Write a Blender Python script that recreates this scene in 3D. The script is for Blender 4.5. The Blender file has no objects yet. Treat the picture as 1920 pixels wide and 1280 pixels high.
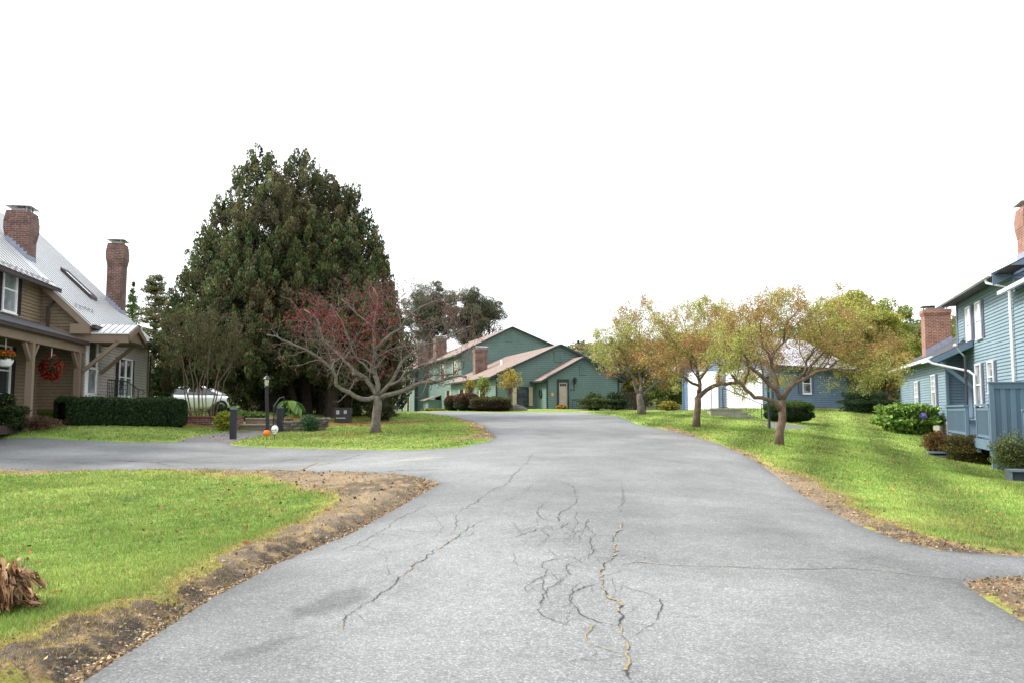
import bpy, math, random
import numpy as np
from mathutils import Vector, noise as mnoise
R = math.radians
rng = np.random.default_rng(7)
random.seed(7)
COL = bpy.context.scene.collection
SC = bpy.context.scene

# ------------------------------------------------------------------ camera model (photo measured at 1920x1280)
F = 1550.0; EYE = 1.6; TH = math.atan(130 / F)
cT, sT = math.cos(TH), math.sin(TH)
def ray(px, py):
    x = (px - 960) / F; v = (640 - py) / F
    return x, cT - v * sT, sT + v * cT
def W(px, py, Y):
    x, y, z = ray(px, py)
    k = Y / y
    return (x * k, Y, EYE + z * k)

# ------------------------------------------------------------------ terrain: thin plate through surveyed points
CP = []
def cp(px, py, Y): CP.append(W(px, py, Y))
def cz(x, y, z): CP.append((x, y, z))
for Y in (2, 5, 8, 12, 17, 23, 30, 37, 43):
    for X0 in (-1.5, 1.5):
        cz(X0 + Y * 0.02, Y, 0.0356 * Y)
for X0 in (-4, 0, 4, 9): cz(X0, 47, 1.53)
for X0 in (-8, 0, 8): cz(X0, 53, 1.55)
cz(0, -10, -0.3); cz(-12, -8, 0.0); cz(12, -8, 0.0); cz(-30, -5, .2); cz(30, -5, -.3)
for a in [(1461,835,22.5),(1305,801,28),(1204,776,37),(1443,805,31),(1480,791,36),(1490,799,33),(1290,768,48),(1445,766,46),
          (1597,767,49),(1640,772,46),(1700,812,34.5),(1775,818,33),(1750,853,28.5),(1810,868,27.5),(1883,884,24),(1910,912,21.5),
          (1920,1030,8.8),(1690,1013,8.4),(1700,930,14),(1850,960,12.5),(1900,1000,10),(1550,880,17),(1600,830,25),(1700,850,24),
          (1920,1120,6.6),(2100,960,12),(2200,900,20),
          (705,811,27),(520,836,24),(800,842,22.5),(437,826,26),(503,816,28.5),(480,810,30.3),(620,789,36),(640,791,34),
          (740,781,40),(0,822,24),(200,826,24.3),(60,800,24.6),(220,800,27),(100,801,26),(350,801,29.5),(0,850,20.5),(0,880,17.5),(300,884,16.6),
          (600,892,15.2),(820,906,13.4),(0,1000,10),(0,1250,4.7),(300,1000,10),(0,1120,6.7),(560,980,10.2),(-300,900,16),(-300,1100,7),(-300,825,24),(930,820,24)]:
    cp(*a)
for (x, y, z) in [(-13,33,1.45),(-18,36,1.5),(-12,40,1.5),(-20,50,1.45),(-10,60,1.5),(-8,36,1.35),(-20,27,1.2),(-30,30,1.3),(-30,60,1.5),(8,60,1.7),(2,56.5,1.72),(-1,57,1.68),
                  (12,58,1.6),(20,60,1.7),(30,60,1.6),(22,40,1.0),(24,30,.3),(22,20,-.3),(40,30,0),(40,60,1.3),(-40,90,1.5),(0,90,1.5),(40,90,1.5),(-10,34,1.45),(-6,44,1.52)] + [W(1400,792,40), W(1345,778,41), W(1440,790,40)]:
    cz(x, y, z)
CP = np.array(CP)
def _U(r2): return np.where(r2 > 1e-9, r2 * np.log(np.maximum(r2, 1e-9)) * 0.5, 0)
n = len(CP)
d2 = ((CP[:, None, :2] - CP[None, :, :2]) ** 2).sum(-1)
A = np.zeros((n + 3, n + 3)); A[:n, :n] = _U(d2) + np.eye(n) * 2.0
A[:n, n] = 1; A[:n, n+1:] = CP[:, :2]; A[n, :n] = 1; A[n+1:, :n] = CP[:, :2].T
SOL = np.linalg.solve(A, np.concatenate([CP[:, 2], np.zeros(3)]))
def gz(x, y):
    x = np.atleast_1d(np.asarray(x, float)); y = np.atleast_1d(np.asarray(y, float))
    xc = np.clip(x, -60, 60); yc = np.clip(y, -12, 95)
    z = SOL[n] + SOL[n+1] * xc + SOL[n+2] * yc
    for i in range(n):
        z = z + SOL[i] * _U((xc - CP[i, 0]) ** 2 + (yc - CP[i, 1]) ** 2)
    far = np.clip((np.hypot(x, y) - 60) / 35, 0, 1); far = far * far * (3 - 2 * far)
    return z * (1 - far) + 1.45 * far
def g1(x, y): return float(gz(x, y)[0])
def hit(px, py):
    x, y, z = ray(px, py)
    k = np.linspace(2, 90, 1800)
    Z = EYE + z * k / y
    G = gz(x * k / y, k)
    b = np.nonzero(Z <= G)[0]
    i = b[0] if len(b) else len(k) - 1
    return (x * k[i] / y, k[i])
def gp(t):
    """(px,py) seen on the ground, or (px,None,Y) at a surveyed depth"""
    if len(t) == 3: return ((t[0] - 960) / F * t[2] / cT, t[2])
    return hit(*t)

# ------------------------------------------------------------------ value noise in numpy
_perm = rng.random((256, 256))
def vnoise(x, y, s=1.0):
    x = np.asarray(x) * s + 1000; y = np.asarray(y) * s + 1000
    xi = np.floor(x).astype(int); yi = np.floor(y).astype(int); fx = x - xi; fy = y - yi
    fx = fx * fx * (3 - 2 * fx); fy = fy * fy * (3 - 2 * fy)
    a = _perm[xi & 255, yi & 255]; b = _perm[(xi + 1) & 255, yi & 255]; c = _perm[xi & 255, (yi + 1) & 255]; d = _perm[(xi + 1) & 255, (yi + 1) & 255]
    return (a * (1 - fx) + b * fx) * (1 - fy) + (c * (1 - fx) + d * fx) * fy
def fbm(x, y, s=1.0, o=4):
    t = 0; a = .5; w = 0
    for _ in range(o):
        t = t + a * vnoise(x, y, s); w += a; s *= 2.03; a *= .55
    return t / w

# ------------------------------------------------------------------ materials
def srgb(r, g, b):
    f = lambda c: (c / 255 / 12.92) if c / 255 <= .04045 else ((c / 255 + .055) / 1.055) ** 2.4
    return (f(r), f(g), f(b), 1)
def lin(*c): return (c[0], c[1], c[2], 1)
class NT:
    def __init__(s, name):
        s.m = bpy.data.materials.new(name); s.m.use_nodes = True
        s.t = s.m.node_tree; s.t.nodes.clear()
        s.out = s.n('ShaderNodeOutputMaterial'); s.b = s.n('ShaderNodeBsdfPrincipled'); s.l(s.b.outputs[0], s.out.inputs[0])
    def n(s, k, **kw):
        o = s.t.nodes.new(k)
        for a, b in kw.items(): setattr(o, a, b)
        return o
    def l(s, a, b): s.t.links.new(a, b)
    def noise(s, vec, scale, detail=3, rough=.55):
        o = s.n('ShaderNodeTexNoise'); o.inputs['Scale'].default_value = scale; o.inputs['Detail'].default_value = detail
        o.inputs['Roughness'].default_value = rough; s.l(vec, o.inputs['Vector']); return o.outputs['Fac']
    def ramp(s, fac, stops):
        o = s.n('ShaderNodeValToRGB'); e = o.color_ramp.elements
        while len(e) < len(stops): e.new(.5)
        for i, (p, c) in enumerate(stops):
            e[i].position = p; e[i].color = c if hasattr(c, '__len__') else (c, c, c, 1)
        s.l(fac, o.inputs[0]); return o.outputs[0]
    def mix(s, fac, a, b, mode='MIX'):
        o = s.n('ShaderNodeMix', data_type='RGBA', blend_type=mode)
        for i, v in ((0, fac), (6, a), (7, b)):
            if hasattr(v, 'is_linked') or hasattr(v, 'links'): s.l(v, o.inputs[i])
            else: o.inputs[i].default_value = v
        return o.outputs[2]
    def bump(s, h, strength, dist):
        o = s.n('ShaderNodeBump'); o.inputs['Strength'].default_value = strength; o.inputs['Distance'].default_value = dist
        s.l(h, o.inputs['Height']); s.l(o.outputs[0], s.b.inputs['Normal'])
def pmat(name, col, rough=.75, var=.12, scale=3.0, fine=None, bump=0, bscale=20, metallic=0, spec=.3, streak=False):
    k = NT(name); tc = k.n('ShaderNodeTexCoord'); v = tc.outputs['Object']
    if streak:
        mp = k.n('ShaderNodeMapping'); mp.inputs['Scale'].default_value = (1, 1, .12); k.l(v, mp.inputs[0]); vv = mp.outputs[0]
    else: vv = v
    f = k.noise(vv, scale, 4, .6)
    lo = tuple(c * (1 - var) for c in col[:3]) + (1,); hi = tuple(min(1, c * (1 + var)) for c in col[:3]) + (1,)
    c = k.ramp(f, [(.3, lo), (.7, hi)])
    if fine:
        f2 = k.noise(v, fine[0], 2, .6); a = 1 - fine[1]
        c = k.mix(1.0, c, k.ramp(f2, [(.35, a), (.65, 1 + fine[1] * .6)]), 'MULTIPLY')
    k.l(c, k.b.inputs['Base Color']); k.b.inputs['Roughness'].default_value = rough
    k.b.inputs['Metallic'].default_value = metallic; k.b.inputs['Specular IOR Level'].default_value = spec
    if bump: k.bump(k.noise(v, bscale, 4), bump, .02)
    return k.m
def attr_mat(name, rough=.6, transl=.3, spec=.25):
    k = NT(name); a = k.n('ShaderNodeAttribute', attribute_name='Col')
    k.l(a.outputs['Color'], k.b.inputs['Base Color']); k.b.inputs['Roughness'].default_value = rough; k.b.inputs['Specular IOR Level'].default_value = spec
    if transl:
        tr = k.n('ShaderNodeBsdfTranslucent'); k.l(a.outputs['Color'], tr.inputs[0])
        mx = k.n('ShaderNodeMixShader'); mx.inputs[0].default_value = transl
        k.l(k.b.outputs[0], mx.inputs[1]); k.l(tr.outputs[0], mx.inputs[2]); k.l(mx.outputs[0], k.out.inputs[0])
    return k.m
def brick_mat(name, c1, c2, mortar, sc=1.0, stain=.5):
    k = NT(name); uv = k.n('ShaderNodeUVMap', uv_map='UVMap')
    b = k.n('ShaderNodeTexBrick'); k.l(uv.outputs[0], b.inputs['Vector'])
    b.inputs['Scale'].default_value = 1.0; b.inputs['Brick Width'].default_value = .215 * sc; b.inputs['Row Height'].default_value = .075 * sc
    b.inputs['Mortar Size'].default_value = .011 * sc; b.inputs['Mortar Smooth'].default_value = .3; b.inputs['Bias'].default_value = .0
    b.inputs['Color1'].default_value = c1; b.inputs['Color2'].default_value = c2; b.inputs['Mortar'].default_value = mortar
    tc = k.n('ShaderNodeTexCoord'); f = k.noise(tc.outputs['Object'], 2.2, 5, .65); f2 = k.noise(tc.outputs['Object'], 14, 3, .6)
    c = k.mix(1.0, b.outputs['Color'], k.ramp(f2, [(.3, .6), (.7, 1.25)]), 'MULTIPLY')
    c = k.mix(1.0, c, k.ramp(f, [(.35, 1 - stain), (.6, 1.1)]), 'MULTIPLY')
    k.l(c, k.b.inputs['Base Color']); k.b.inputs['Roughness'].default_value = .9
    k.bump(b.outputs['Fac'], -.5, .01)
    return k.m
def shingle_mat(name, c1, c2):
    k = NT(name); uv = k.n('ShaderNodeUVMap', uv_map='UVMap')
    b = k.n('ShaderNodeTexBrick'); k.l(uv.outputs[0], b.inputs['Vector'])
    b.inputs['Scale'].default_value = 1.0; b.inputs['Brick Width'].default_value = .32; b.inputs['Row Height'].default_value = .14
    b.inputs['Mortar Size'].default_value = .008; b.inputs['Color1'].default_value = c1; b.inputs['Color2'].default_value = c2
    b.inputs['Mortar'].default_value = tuple(x * .5 for x in c1[:3]) + (1,)
    tc = k.n('ShaderNodeTexCoord'); f = k.noise(tc.outputs['Object'], .7, 5, .65); f2 = k.noise(tc.outputs['Object'], 30, 2, .6)
    c = k.mix(1.0, b.outputs['Color'], k.ramp(f, [(.3, .8), (.7, 1.15)]), 'MULTIPLY')
    c = k.mix(1.0, c, k.ramp(f2, [(.3, .75), (.7, 1.2)]), 'MULTIPLY')
    k.l(c, k.b.inputs['Base Color']); k.b.inputs['Roughness'].default_value = .9; return k.m

M = {}
M['leaf'] = attr_mat('leaf', .55, .32)
M['grass'] = attr_mat('grass_blade', .6, .35)
M['petal'] = attr_mat('petal', .6, .3)
M['litter'] = attr_mat('dry_litter', .8, .1)
M['bark'] = pmat('bark_grey', lin(.15, .13, .11), .95, .35, 6, fine=(40, .45), bump=.8, bscale=30)
M['bark_brown'] = pmat('bark_brown', lin(.14, .095, .07), .95, .35, 6, fine=(40, .4), bump=.8, bscale=30)
M['bark_dark'] = pmat('bark_dark', lin(.05, .035, .028), .95, .3, 6, bump=.6, bscale=30)
M['glass'] = pmat('window_glass', lin(.03, .04, .045), .06, .3, 1.5, spec=.8)
M['glass_sky'] = pmat('glass_with_sky_glare_and_blind', lin(.62, .66, .68), .08, .12, 1.2, spec=.9)  # pale base colour paints in sky glare along with blinds
M['glass_curtain'] = pmat('glass_with_curtain', lin(.22, .25, .25), .08, .45, 2.0, spec=.7)
M['white'] = pmat('white_paint', lin(.78, .79, .80), .5, .04, 2)
M['black'] = pmat('black_metal', lin(.018, .018, .022), .45, .2, 6, spec=.5)
M['blackwood'] = pmat('black_painted_wood', lin(.022, .022, .03), .6, .25, 8)
M['brown'] = pmat('brown_clapboard', lin(.215, .162, .105), .7, .10, 1.3, fine=(9, .1), streak=True)
M['browngrey'] = pmat('grey_brown_clapboard', lin(.42, .385, .355), .6, .10, 1.3, fine=(9, .12))  # lighter and greyer than the other brown walls
M['browntrim'] = pmat('brown_trim', lin(.20, .148, .105), .7, .08, 1.5)
M['browndk'] = pmat('dark_brown_gutter', lin(.05, .036, .035), .5, .15, 3)
M['browndoor'] = pmat('dark_shutter', lin(.03, .022, .022), .6, .15, 3)
M['metalroof'] = pmat('pale_metal_roofing', lin(.58, .585, .58), .38, .07, .8, spec=.6, streak=True)
M['seam'] = pmat('roof_seam', lin(.13, .13, .14), .5, .1, 3)
M['green'] = pmat('green_clapboard', lin(.122, .19, .168), .7, .10, .8, fine=(7, .08))
M['greentrim'] = pmat('dark_trim', lin(.018, .03, .035), .6, .1, 3)
M['cream'] = pmat('cream_shutter', lin(.55, .47, .30), .65, .07, 3)
M['beige'] = pmat('beige_door', lin(.36, .29, .24), .6, .08, 3)
M['shingle'] = shingle_mat('brown_shingle', lin(.205, .150, .122), lin(.24, .18, .145))
M['shingledk'] = shingle_mat('dark_shingle', lin(.045, .045, .055), lin(.07, .068, .078))
M['shedblue'] = pmat('dusty_blue_clapboard', lin(.13, .195, .285), .65, .09, .9, fine=(7, .08))
M['shedtrim'] = pmat('blue_corner_trim', lin(.05, .13, .18), .6, .1, 3)
M['purpleroof'] = pmat('ribbed_mauve_metal', lin(.52, .50, .55), .4, .2, 1.5)
M['blue'] = pmat('teal_blue_clapboard', lin(.205, .288, .34), .65, .08, .9, fine=(7, .07), streak=True)
M['bluetrim'] = pmat('slate_blue_paint', lin(.118, .178, .235), .6, .10, 1.8, streak=True)
M['blueshut'] = pmat('dull_blue_shutter', lin(.11, .13, .18), .6, .1, 3)
M['concrete'] = pmat('weathered_concrete', lin(.30, .28, .24), .9, .2, 2, fine=(30, .2), bump=.3)
M['stepwood'] = pmat('weathered_timber', lin(.20, .165, .12), .9, .2, 3, fine=(25, .25))
M['brick'] = brick_mat('aged_brick', lin(.20, .085, .06), lin(.115, .055, .045), lin(.25, .2, .17))
M['brickred'] = brick_mat('red_brick', lin(.33, .11, .065), lin(.21, .075, .052), lin(.38, .32, .26), stain=.25)
M['flash'] = pmat('lead_flashing', lin(.26, .28, .36), .5, .15, 6)
M['steel'] = pmat('galvanised_cap', lin(.45, .45, .46), .4, .2, 5, metallic=.3)
M['stone'] = pmat('field_stone', lin(.16, .14, .12), .95, .5, 5, fine=(20, .35), bump=.9, bscale=9)
M['carpaint'] = pmat('white_car_paint', lin(.75, .78, .82), .25, .03, 2, spec=.6)
M['tyre'] = pmat('tyre_rubber', lin(.02, .02, .02), .85, .1, 8)
M['orange'] = pmat('orange_plastic', lin(.75, .17, .01), .5, .1, 8)
M['utility'] = pmat('dark_utility_box', lin(.035, .035, .034), .6, .2, 4)

# ------------------------------------------------------------------ mesh building
OFF = {}
def tag(o, label=None, cat=None, group=None, kind=None):
    for k, v in (('label', label), ('category', cat), ('group', group), ('kind', kind)):
        if v: o[k] = v
    return o
def empty(name, loc, label, cat, rz=0, group=None, frame=False):
    o = bpy.data.objects.new(name, None); COL.objects.link(o); o.location = loc; o.rotation_euler = (0, 0, rz)
    o.empty_display_size = .3
    tag(o, label, cat, group)
    OFF[o.name] = (0, 0, loc[2]) if frame else tuple(loc)
    return o
def link_mesh(name, me, mats, parent, smooth=False):
    o = bpy.data.objects.new(name, me); COL.objects.link(o)
    for m in (mats if isinstance(mats, (list, tuple)) else [mats]): me.materials.append(m)
    if smooth: me.polygons.foreach_set('use_smooth', np.ones(len(me.polygons), bool))
    if parent is not None:
        o.parent = parent; OFF[o.name] = OFF[parent.name]
    return o
class MB:
    def __init__(s): s.v = []; s.f = []; s.mi = []; s.cm = 0
    def face(s, pts):
        b = len(s.v); s.v += [tuple(p) for p in pts]; s.f.append(tuple(range(b, b + len(pts)))); s.mi.append(s.cm)
    def raw(s, vs, fs):
        b = len(s.v); s.v += [tuple(p) for p in vs]
        for f in fs: s.f.append(tuple(i + b for i in f)); s.mi.append(s.cm)
    def box(s, x0, x1, y0, y1, z0, z1):
        s.hexa([(x0,y0,z0),(x1,y0,z0),(x1,y1,z0),(x0,y1,z0)], [(x0,y0,z1),(x1,y0,z1),(x1,y1,z1),(x0,y1,z1)])
    def hexa(s, b, t):
        nn = len(b); vs = list(b) + list(t)
        fs = [tuple(range(nn))[::-1], tuple(range(nn, 2 * nn))]
        for i in range(nn): j = (i + 1) % nn; fs.append((i, j, j + nn, i + nn))
        s.raw(vs, fs)
    def ob(s, o, u, nn, s0, s1, d0, d1, z0, z1):
        P = lambda a, d, z: (o[0] + u[0] * a + nn[0] * d, o[1] + u[1] * a + nn[1] * d, z)
        s.hexa([P(s0,d0,z0),P(s1,d0,z0),P(s1,d1,z0),P(s0,d1,z0)], [P(s0,d0,z1),P(s1,d0,z1),P(s1,d1,z1),P(s0,d1,z1)])
    def slab(s, q, th):
        q = [Vector(p) for p in q]; s.hexa([p - Vector((0, 0, th)) for p in q], q)
    def bar(s, a, b, w, h=None):
        a = Vector(a); b = Vector(b); h = h or w; d = (b - a).normalized()
        sd = d.cross(Vector((0, 0, 1)));
        if sd.length < 1e-3: sd = Vector((1, 0, 0))
        sd.normalize(); up = sd.cross(d).normalized(); sd *= w / 2; up *= h / 2
        s.hexa([a - sd - up, a + sd - up, a + sd + up, a - sd + up], [b - sd - up, b + sd - up, b + sd + up, b - sd + up])
    def tube(s, pts, rad, n=6, cap=True):
        pts = [Vector(p) for p in pts]
        if not hasattr(rad, '__len__'): rad = [rad] * len(pts)
        base = len(s.v); ref = Vector((.3, .2, .93))
        for i, p in enumerate(pts):
            d = (pts[min(i + 1, len(pts) - 1)] - pts[max(i - 1, 0)])
            if d.length < 1e-6: d = Vector((0, 0, 1))
            d.normalize(); a = d.cross(ref)
            if a.length < .05: a = d.cross(Vector((1, 0, 0)))
            a.normalize(); b = d.cross(a)
            for k in range(n):
                t = 2 * math.pi * k / n; q = p + (a * math.cos(t) + b * math.sin(t)) * rad[i]; s.v.append((q.x, q.y, q.z))
        for i in range(len(pts) - 1):
            for k in range(n):
                k2 = (k + 1) % n; s.f.append((base + i*n + k, base + i*n + k2, base + (i+1)*n + k2, base + (i+1)*n + k)); s.mi.append(s.cm)
        if cap:
            s.f.append(tuple(base + k for k in range(n))[::-1]); s.mi.append(s.cm)
            e = base + (len(pts) - 1) * n; s.f.append(tuple(e + k for k in range(n))); s.mi.append(s.cm)
    def lathe(s, c, prof, n=14):
        s.tube([(c[0], c[1], c[2] + z + i * 1e-6) for i, (r, z) in enumerate(prof)], [max(r, 1e-4) for r, z in prof], n)
    def build(s, name, mats, parent=None, smooth=False, uv=True):
        v = np.array(s.v, float)
        if parent is not None: v = v - np.array(OFF[parent.name])
        me = bpy.data.meshes.new(name); me.from_pydata(v.tolist(), [], s.f)
        o = link_mesh(name, me, mats, parent, smooth)
        if isinstance(mats, (list, tuple)) and len(mats) > 1: me.polygons.foreach_set('material_index', s.mi)
        if uv and len(s.f):
            lay = me.uv_layers.new(name='UVMap'); uvs = np.zeros(len(me.loops) * 2)
            li = 0
            for p in me.polygons:
                nn = p.normal; t = Vector((-nn.y, nn.x, 0))
                if t.length < .2: t = Vector((1, 0, 0))
                t.normalize(); w = nn.cross(t)
                for vi in p.vertices:
                    c = me.vertices[vi].co; uvs[li] = c.dot(t); uvs[li + 1] = c.dot(w) if abs(nn.z) > .1 else c.z; li += 2
            lay.data.foreach_set('uv', uvs)
        return o
def np_mesh(name, V, Fc, cols, mat, parent=None, k=4):
    """V (n,3), Fc (m,k) index faces, cols (n,3) per vertex"""
    me = bpy.data.meshes.new(name)
    if parent is not None: V = V - np.array(OFF[parent.name])
    me.vertices.add(len(V)); me.vertices.foreach_set('co', V.astype(np.float32).ravel())
    m = len(Fc); me.loops.add(m * k); me.loops.foreach_set('vertex_index', Fc.astype(np.int32).ravel())
    me.polygons.add(m); me.polygons.foreach_set('loop_start', np.arange(0, m * k, k, dtype=np.int32))
    me.update(calc_edges=True)
    if cols is not None:
        ca = me.color_attributes.new('Col', 'FLOAT_COLOR', 'POINT')
        c4 = np.concatenate([np.clip(cols, 0, 1), np.ones((len(cols), 1))], 1); ca.data.foreach_set('color', c4.astype(np.float32).ravel())
    return link_mesh(name, me, mat, parent)
def rnd_dir(n, up=0.0):
    v = rng.normal(size=(n, 3)); v[:, 2] += up; return v / np.linalg.norm(v, axis=1, keepdims=True)
def pal(n, colors, var=.25):
    """pick random colours from [(weight,(r,g,b)),...] with brightness variation"""
    w = np.array([c[0] for c in colors], float); w /= w.sum()
    C = np.array([c[1] for c in colors])[rng.choice(len(colors), n, p=w)]
    return C * np.exp(rng.normal(0, var, (n, 1))) * np.exp(rng.normal(0, .06, (n, 3)))
def leafq(P, L, Wd, cols, name, mat, parent, D=None, up=.2, extra=None):
    """rhombic leaves: one quad each, at points P"""
    n = len(P); L = np.broadcast_to(L, n)[:, None] * rng.uniform(.6, 1.3, (n, 1)); Wd = np.broadcast_to(Wd, n)[:, None] * rng.uniform(.7, 1.2, (n, 1))
    a = rnd_dir(n, up) if D is None else D
    b = np.cross(a, rnd_dir(n)); b /= np.linalg.norm(b, axis=1, keepdims=True) + 1e-9
    c = np.cross(a, b) * L * .12
    V = np.stack([P - a * L * .5, P + b * Wd * .5 + c, P + a * L * .5, P - b * Wd * .5 + c], 1).reshape(-1, 3)
    Fc = np.arange(4 * n).reshape(n, 4)
    Cc = np.repeat(cols, 4, 0)
    if extra is not None:
        ev, ef, ec = extra; Fc = np.concatenate([Fc, ef + len(V)]); V = np.concatenate([V, ev]); Cc = np.concatenate([Cc, ec])
    return np_mesh(name, V, Fc, Cc, mat, parent)
# ================================================================== GROUND
def seg_sd(x, y, poly):
    """signed distance to closed polygon (negative inside)"""
    P = np.asarray(poly, float); nP = len(P); d2 = np.full(x.shape, 1e9); ins = np.zeros(x.shape, bool)
    for i in range(nP):
        ax, ay = P[i]; bx, by = P[(i + 1) % nP]; ex, ey = bx - ax, by - ay; L = ex * ex + ey * ey + 1e-12
        t = np.clip(((x - ax) * ex + (y - ay) * ey) / L, 0, 1)
        d2 = np.minimum(d2, (x - ax - t * ex) ** 2 + (y - ay - t * ey) ** 2)
        if ay != by:
            c = ((ay > y) != (by > y)) & (x < (bx - ax) * (y - ay) / (by - ay) + ax); ins ^= c
    d = np.sqrt(d2); return np.where(ins, -d, d)
ROAD_PX = [(150,1280),(290,1190),(400,1118),(520,1055),(650,1002),(720,965),(790,925),(826,905),(790,893),(700,886),(560,885),(460,882),(330,882),(200,884),(0,880),(-300,874),
  (-300,818),(0,822),(150,826),(250,829),(330,828),(410,827),(440,835),(520,839),(600,841),(700,843),(800,842),(860,838),(915,828),(931,819),
  (918,None,26.5),(905,None,31),(880,None,35),(850,None,39),(800,None,43.5),(735,None,48),(660,None,52),(560,None,54),(560,None,60),(700,None,60),(800,None,57),(858,None,54),(900,None,51.5),(1000,None,50.5),(1100,None,51.5),
  (1180,None,53),(1290,None,55),(1420,None,57),(1420,None,52),(1290,None,47.5),(1190,None,45.2),(1130,None,43.5),(1098,None,41),(1120,None,38.5),(1160,None,36),(1200,796),(1245,805),(1290,815),(1350,832),(1400,855),(1440,880),(1480,910),(1540,948),(1600,980),(1690,1015),(1760,1031),(1830,1038),(1920,1043),(2200,1050), (2600,1062),
  (2600,1118), (2200,1092),(1920,1083),(1840,1086),(1803,1094),(1850,1124),(1920,1166),(2060,1255)]
ROAD = [gp(t) for t in ROAD_PX]
_i = ROAD_PX.index((2600,1062)); ROAD[_i] = (22.0, 9.6); ROAD[_i + 1] = (22.0, 6.6)
ROAD += [(4.2, 1.0), (4.6, -8), (-4.5, -8), (-3.6, 1.5)]
ROAD = np.array(ROAD)
DIRTL = np.array([gp(t) for t in [(-150,1290),(0,1238),(70,1210),(155,1172),(290,1128),(335,1098),(413,1054),(470,1024),(563,990),(628,948),(608,930),(553,912),(500,897),(328,888),(0,891),(-300,886),(-300,870),(0,874),(330,876),(700,880),(840,900),(700,985),(400,1130),(160,1300)]])
DIRTR = np.array([gp(t) for t in [(1240,798),(1300,812),(1367,836),(1430,860),(1480,884),(1555,908),(1602,938),(1630,965),(1700,985),(1765,1012),(1850,1031),(2000,1042),(2000,1060),(1700,1040),(1500,950),(1380,860),(1240,806)]])
DIRTI = np.array([gp(t) for t in [(830,None,23.6),(900,None,23.4),(931,None,23.5),(930,None,26),(905,None,31),(880,None,35),(855,None,38),(880,None,31),(900,None,26),(890,None,24.6),(840,None,24)]])
DIRTC = np.array([gp(t) for t in [(1780,1090),(1930,1075),(2060,1090),(2060,1250),(1900,1170)]])
PATHP = np.array([gp(t) for t in [(322,832),(350,822),(420,812),(446,808),(524,807),(515,813),(470,822),(432,831),(425,840),(330,838)]])
PATHR = np.array([gp(t) for t in [(1418,None,34.5),(1475,None,33.8),(1512,None,33.4),(1500,None,32.2),(1450,None,31.4),(1440,None,31.4),(1436,None,33)]])
MULCH = [(-6.6, 33.6, 3.4, 1.5), (-18.3, 26.8, 2.6, 1.0), (-12.2, 30.6, 1.6, 1.2), (-5.5, 27.2, .9, .5)]   # x, y, rx, ry of bare soil under shrubs and trees
fan_c = (0.0, -5.0)
na, nr = 900, 520
ang = np.linspace(R(-60), R(60), na)
rr = [6.0]
while len(rr) < nr and rr[-1] < 62: rr.append(rr[-1] * 1.0046)
while rr[-1] < 4000: rr.append(rr[-1] * 1.09)
rr = np.array(rr); nr = len(rr)
AA, RR = np.meshgrid(ang, rr)
GX = fan_c[0] + np.sin(AA) * RR; GY = fan_c[1] + np.cos(AA) * RR
sdr = seg_sd(GX, GY, ROAD)
# snap vertices to the asphalt edge so that the edge is clean
cell = RR * (ang[1] - ang[0]) * .75
gyx = np.gradient(sdr, axis=1); gyr = np.gradient(sdr, axis=0)
tx, ty = np.gradient(GX, axis=1), np.gradient(GY, axis=1); qx, qy = np.gradient(GX, axis=0), np.gradient(GY, axis=0)
det = tx * qy - ty * qx + 1e-12
gxx = (gyx * qy - gyr * ty) / det; gxy = (-gyx * qx + gyr * tx) / det
ln = np.hypot(gxx, gxy) + 1e-9; near = (np.abs(sdr) < cell) & (RR < 62)
GX = np.where(near, GX - sdr * gxx / ln, GX); GY = np.where(near, GY - sdr * gxy / ln, GY)
sdr = np.where(near, sdr * .02, sdr)
def lobes(x, y):
    wob = (fbm(x, y, 1.6, 4) - .5) * .7 + (fbm(x, y, 7, 3) - .5) * .28
    dl = seg_sd(x, y, DIRTL); dr_ = seg_sd(x, y, DIRTR); di = seg_sd(x, y, DIRTI); dc = seg_sd(x, y, DIRTC)
    d = np.minimum(np.minimum(dl, dr_ + .12), np.minimum(di, dc)) + wob * .8 + .06
    m = np.full(x.shape, 9.0)
    for (cx, cy, rx, ry) in MULCH: m = np.minimum(m, (np.hypot((x - cx) / rx, (y - cy) / ry) - 1) * min(rx, ry))
    return d, m + wob, dl
DD, MM, DL = lobes(GX, GY)
GZ = gz(GX.ravel(), GY.ravel()).reshape(GX.shape)
def relief(x, y, z, sd, dd, dl):
    nf = fbm(x, y, 3.5, 4) - .5; nn = fbm(x, y, 16, 3) - .5
    off = np.clip(sd, 0, 3)
    lft = np.clip(1 - np.maximum(dl, 0) / .4, 0, 1)
    ditch = -.06 * np.exp(-((off - .13) / .13) ** 2) * lft
    bank = .045 * np.clip((off - .22) / .22, 0, 1) * np.exp(-np.maximum(off - .6, 0) / 1.5) * lft
    rough = (nf * .07 * np.clip(1.6 - y / 9, .3, 1) + nn * .04) * np.clip(1 - np.maximum(dd, 0) / .15, 0, 1) * np.clip(off / .08, 0, 1)
    lawn = (.025 + nf * .05) * np.clip(off / .25, 0, 1)
    dz = ditch + bank + rough + lawn
    road = (fbm(x, y, .8, 2) - .5) * .03
    return z + np.where(sd > 0, dz, road * np.clip(-sd / .3, 0, 1) - .004)
GZ = np.where(RR < 80, relief(GX, GY, GZ, sdr, DD, DL), GZ)
pathsd = np.minimum(seg_sd(GX, GY, PATHP), seg_sd(GX, GY, PATHR))

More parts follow.
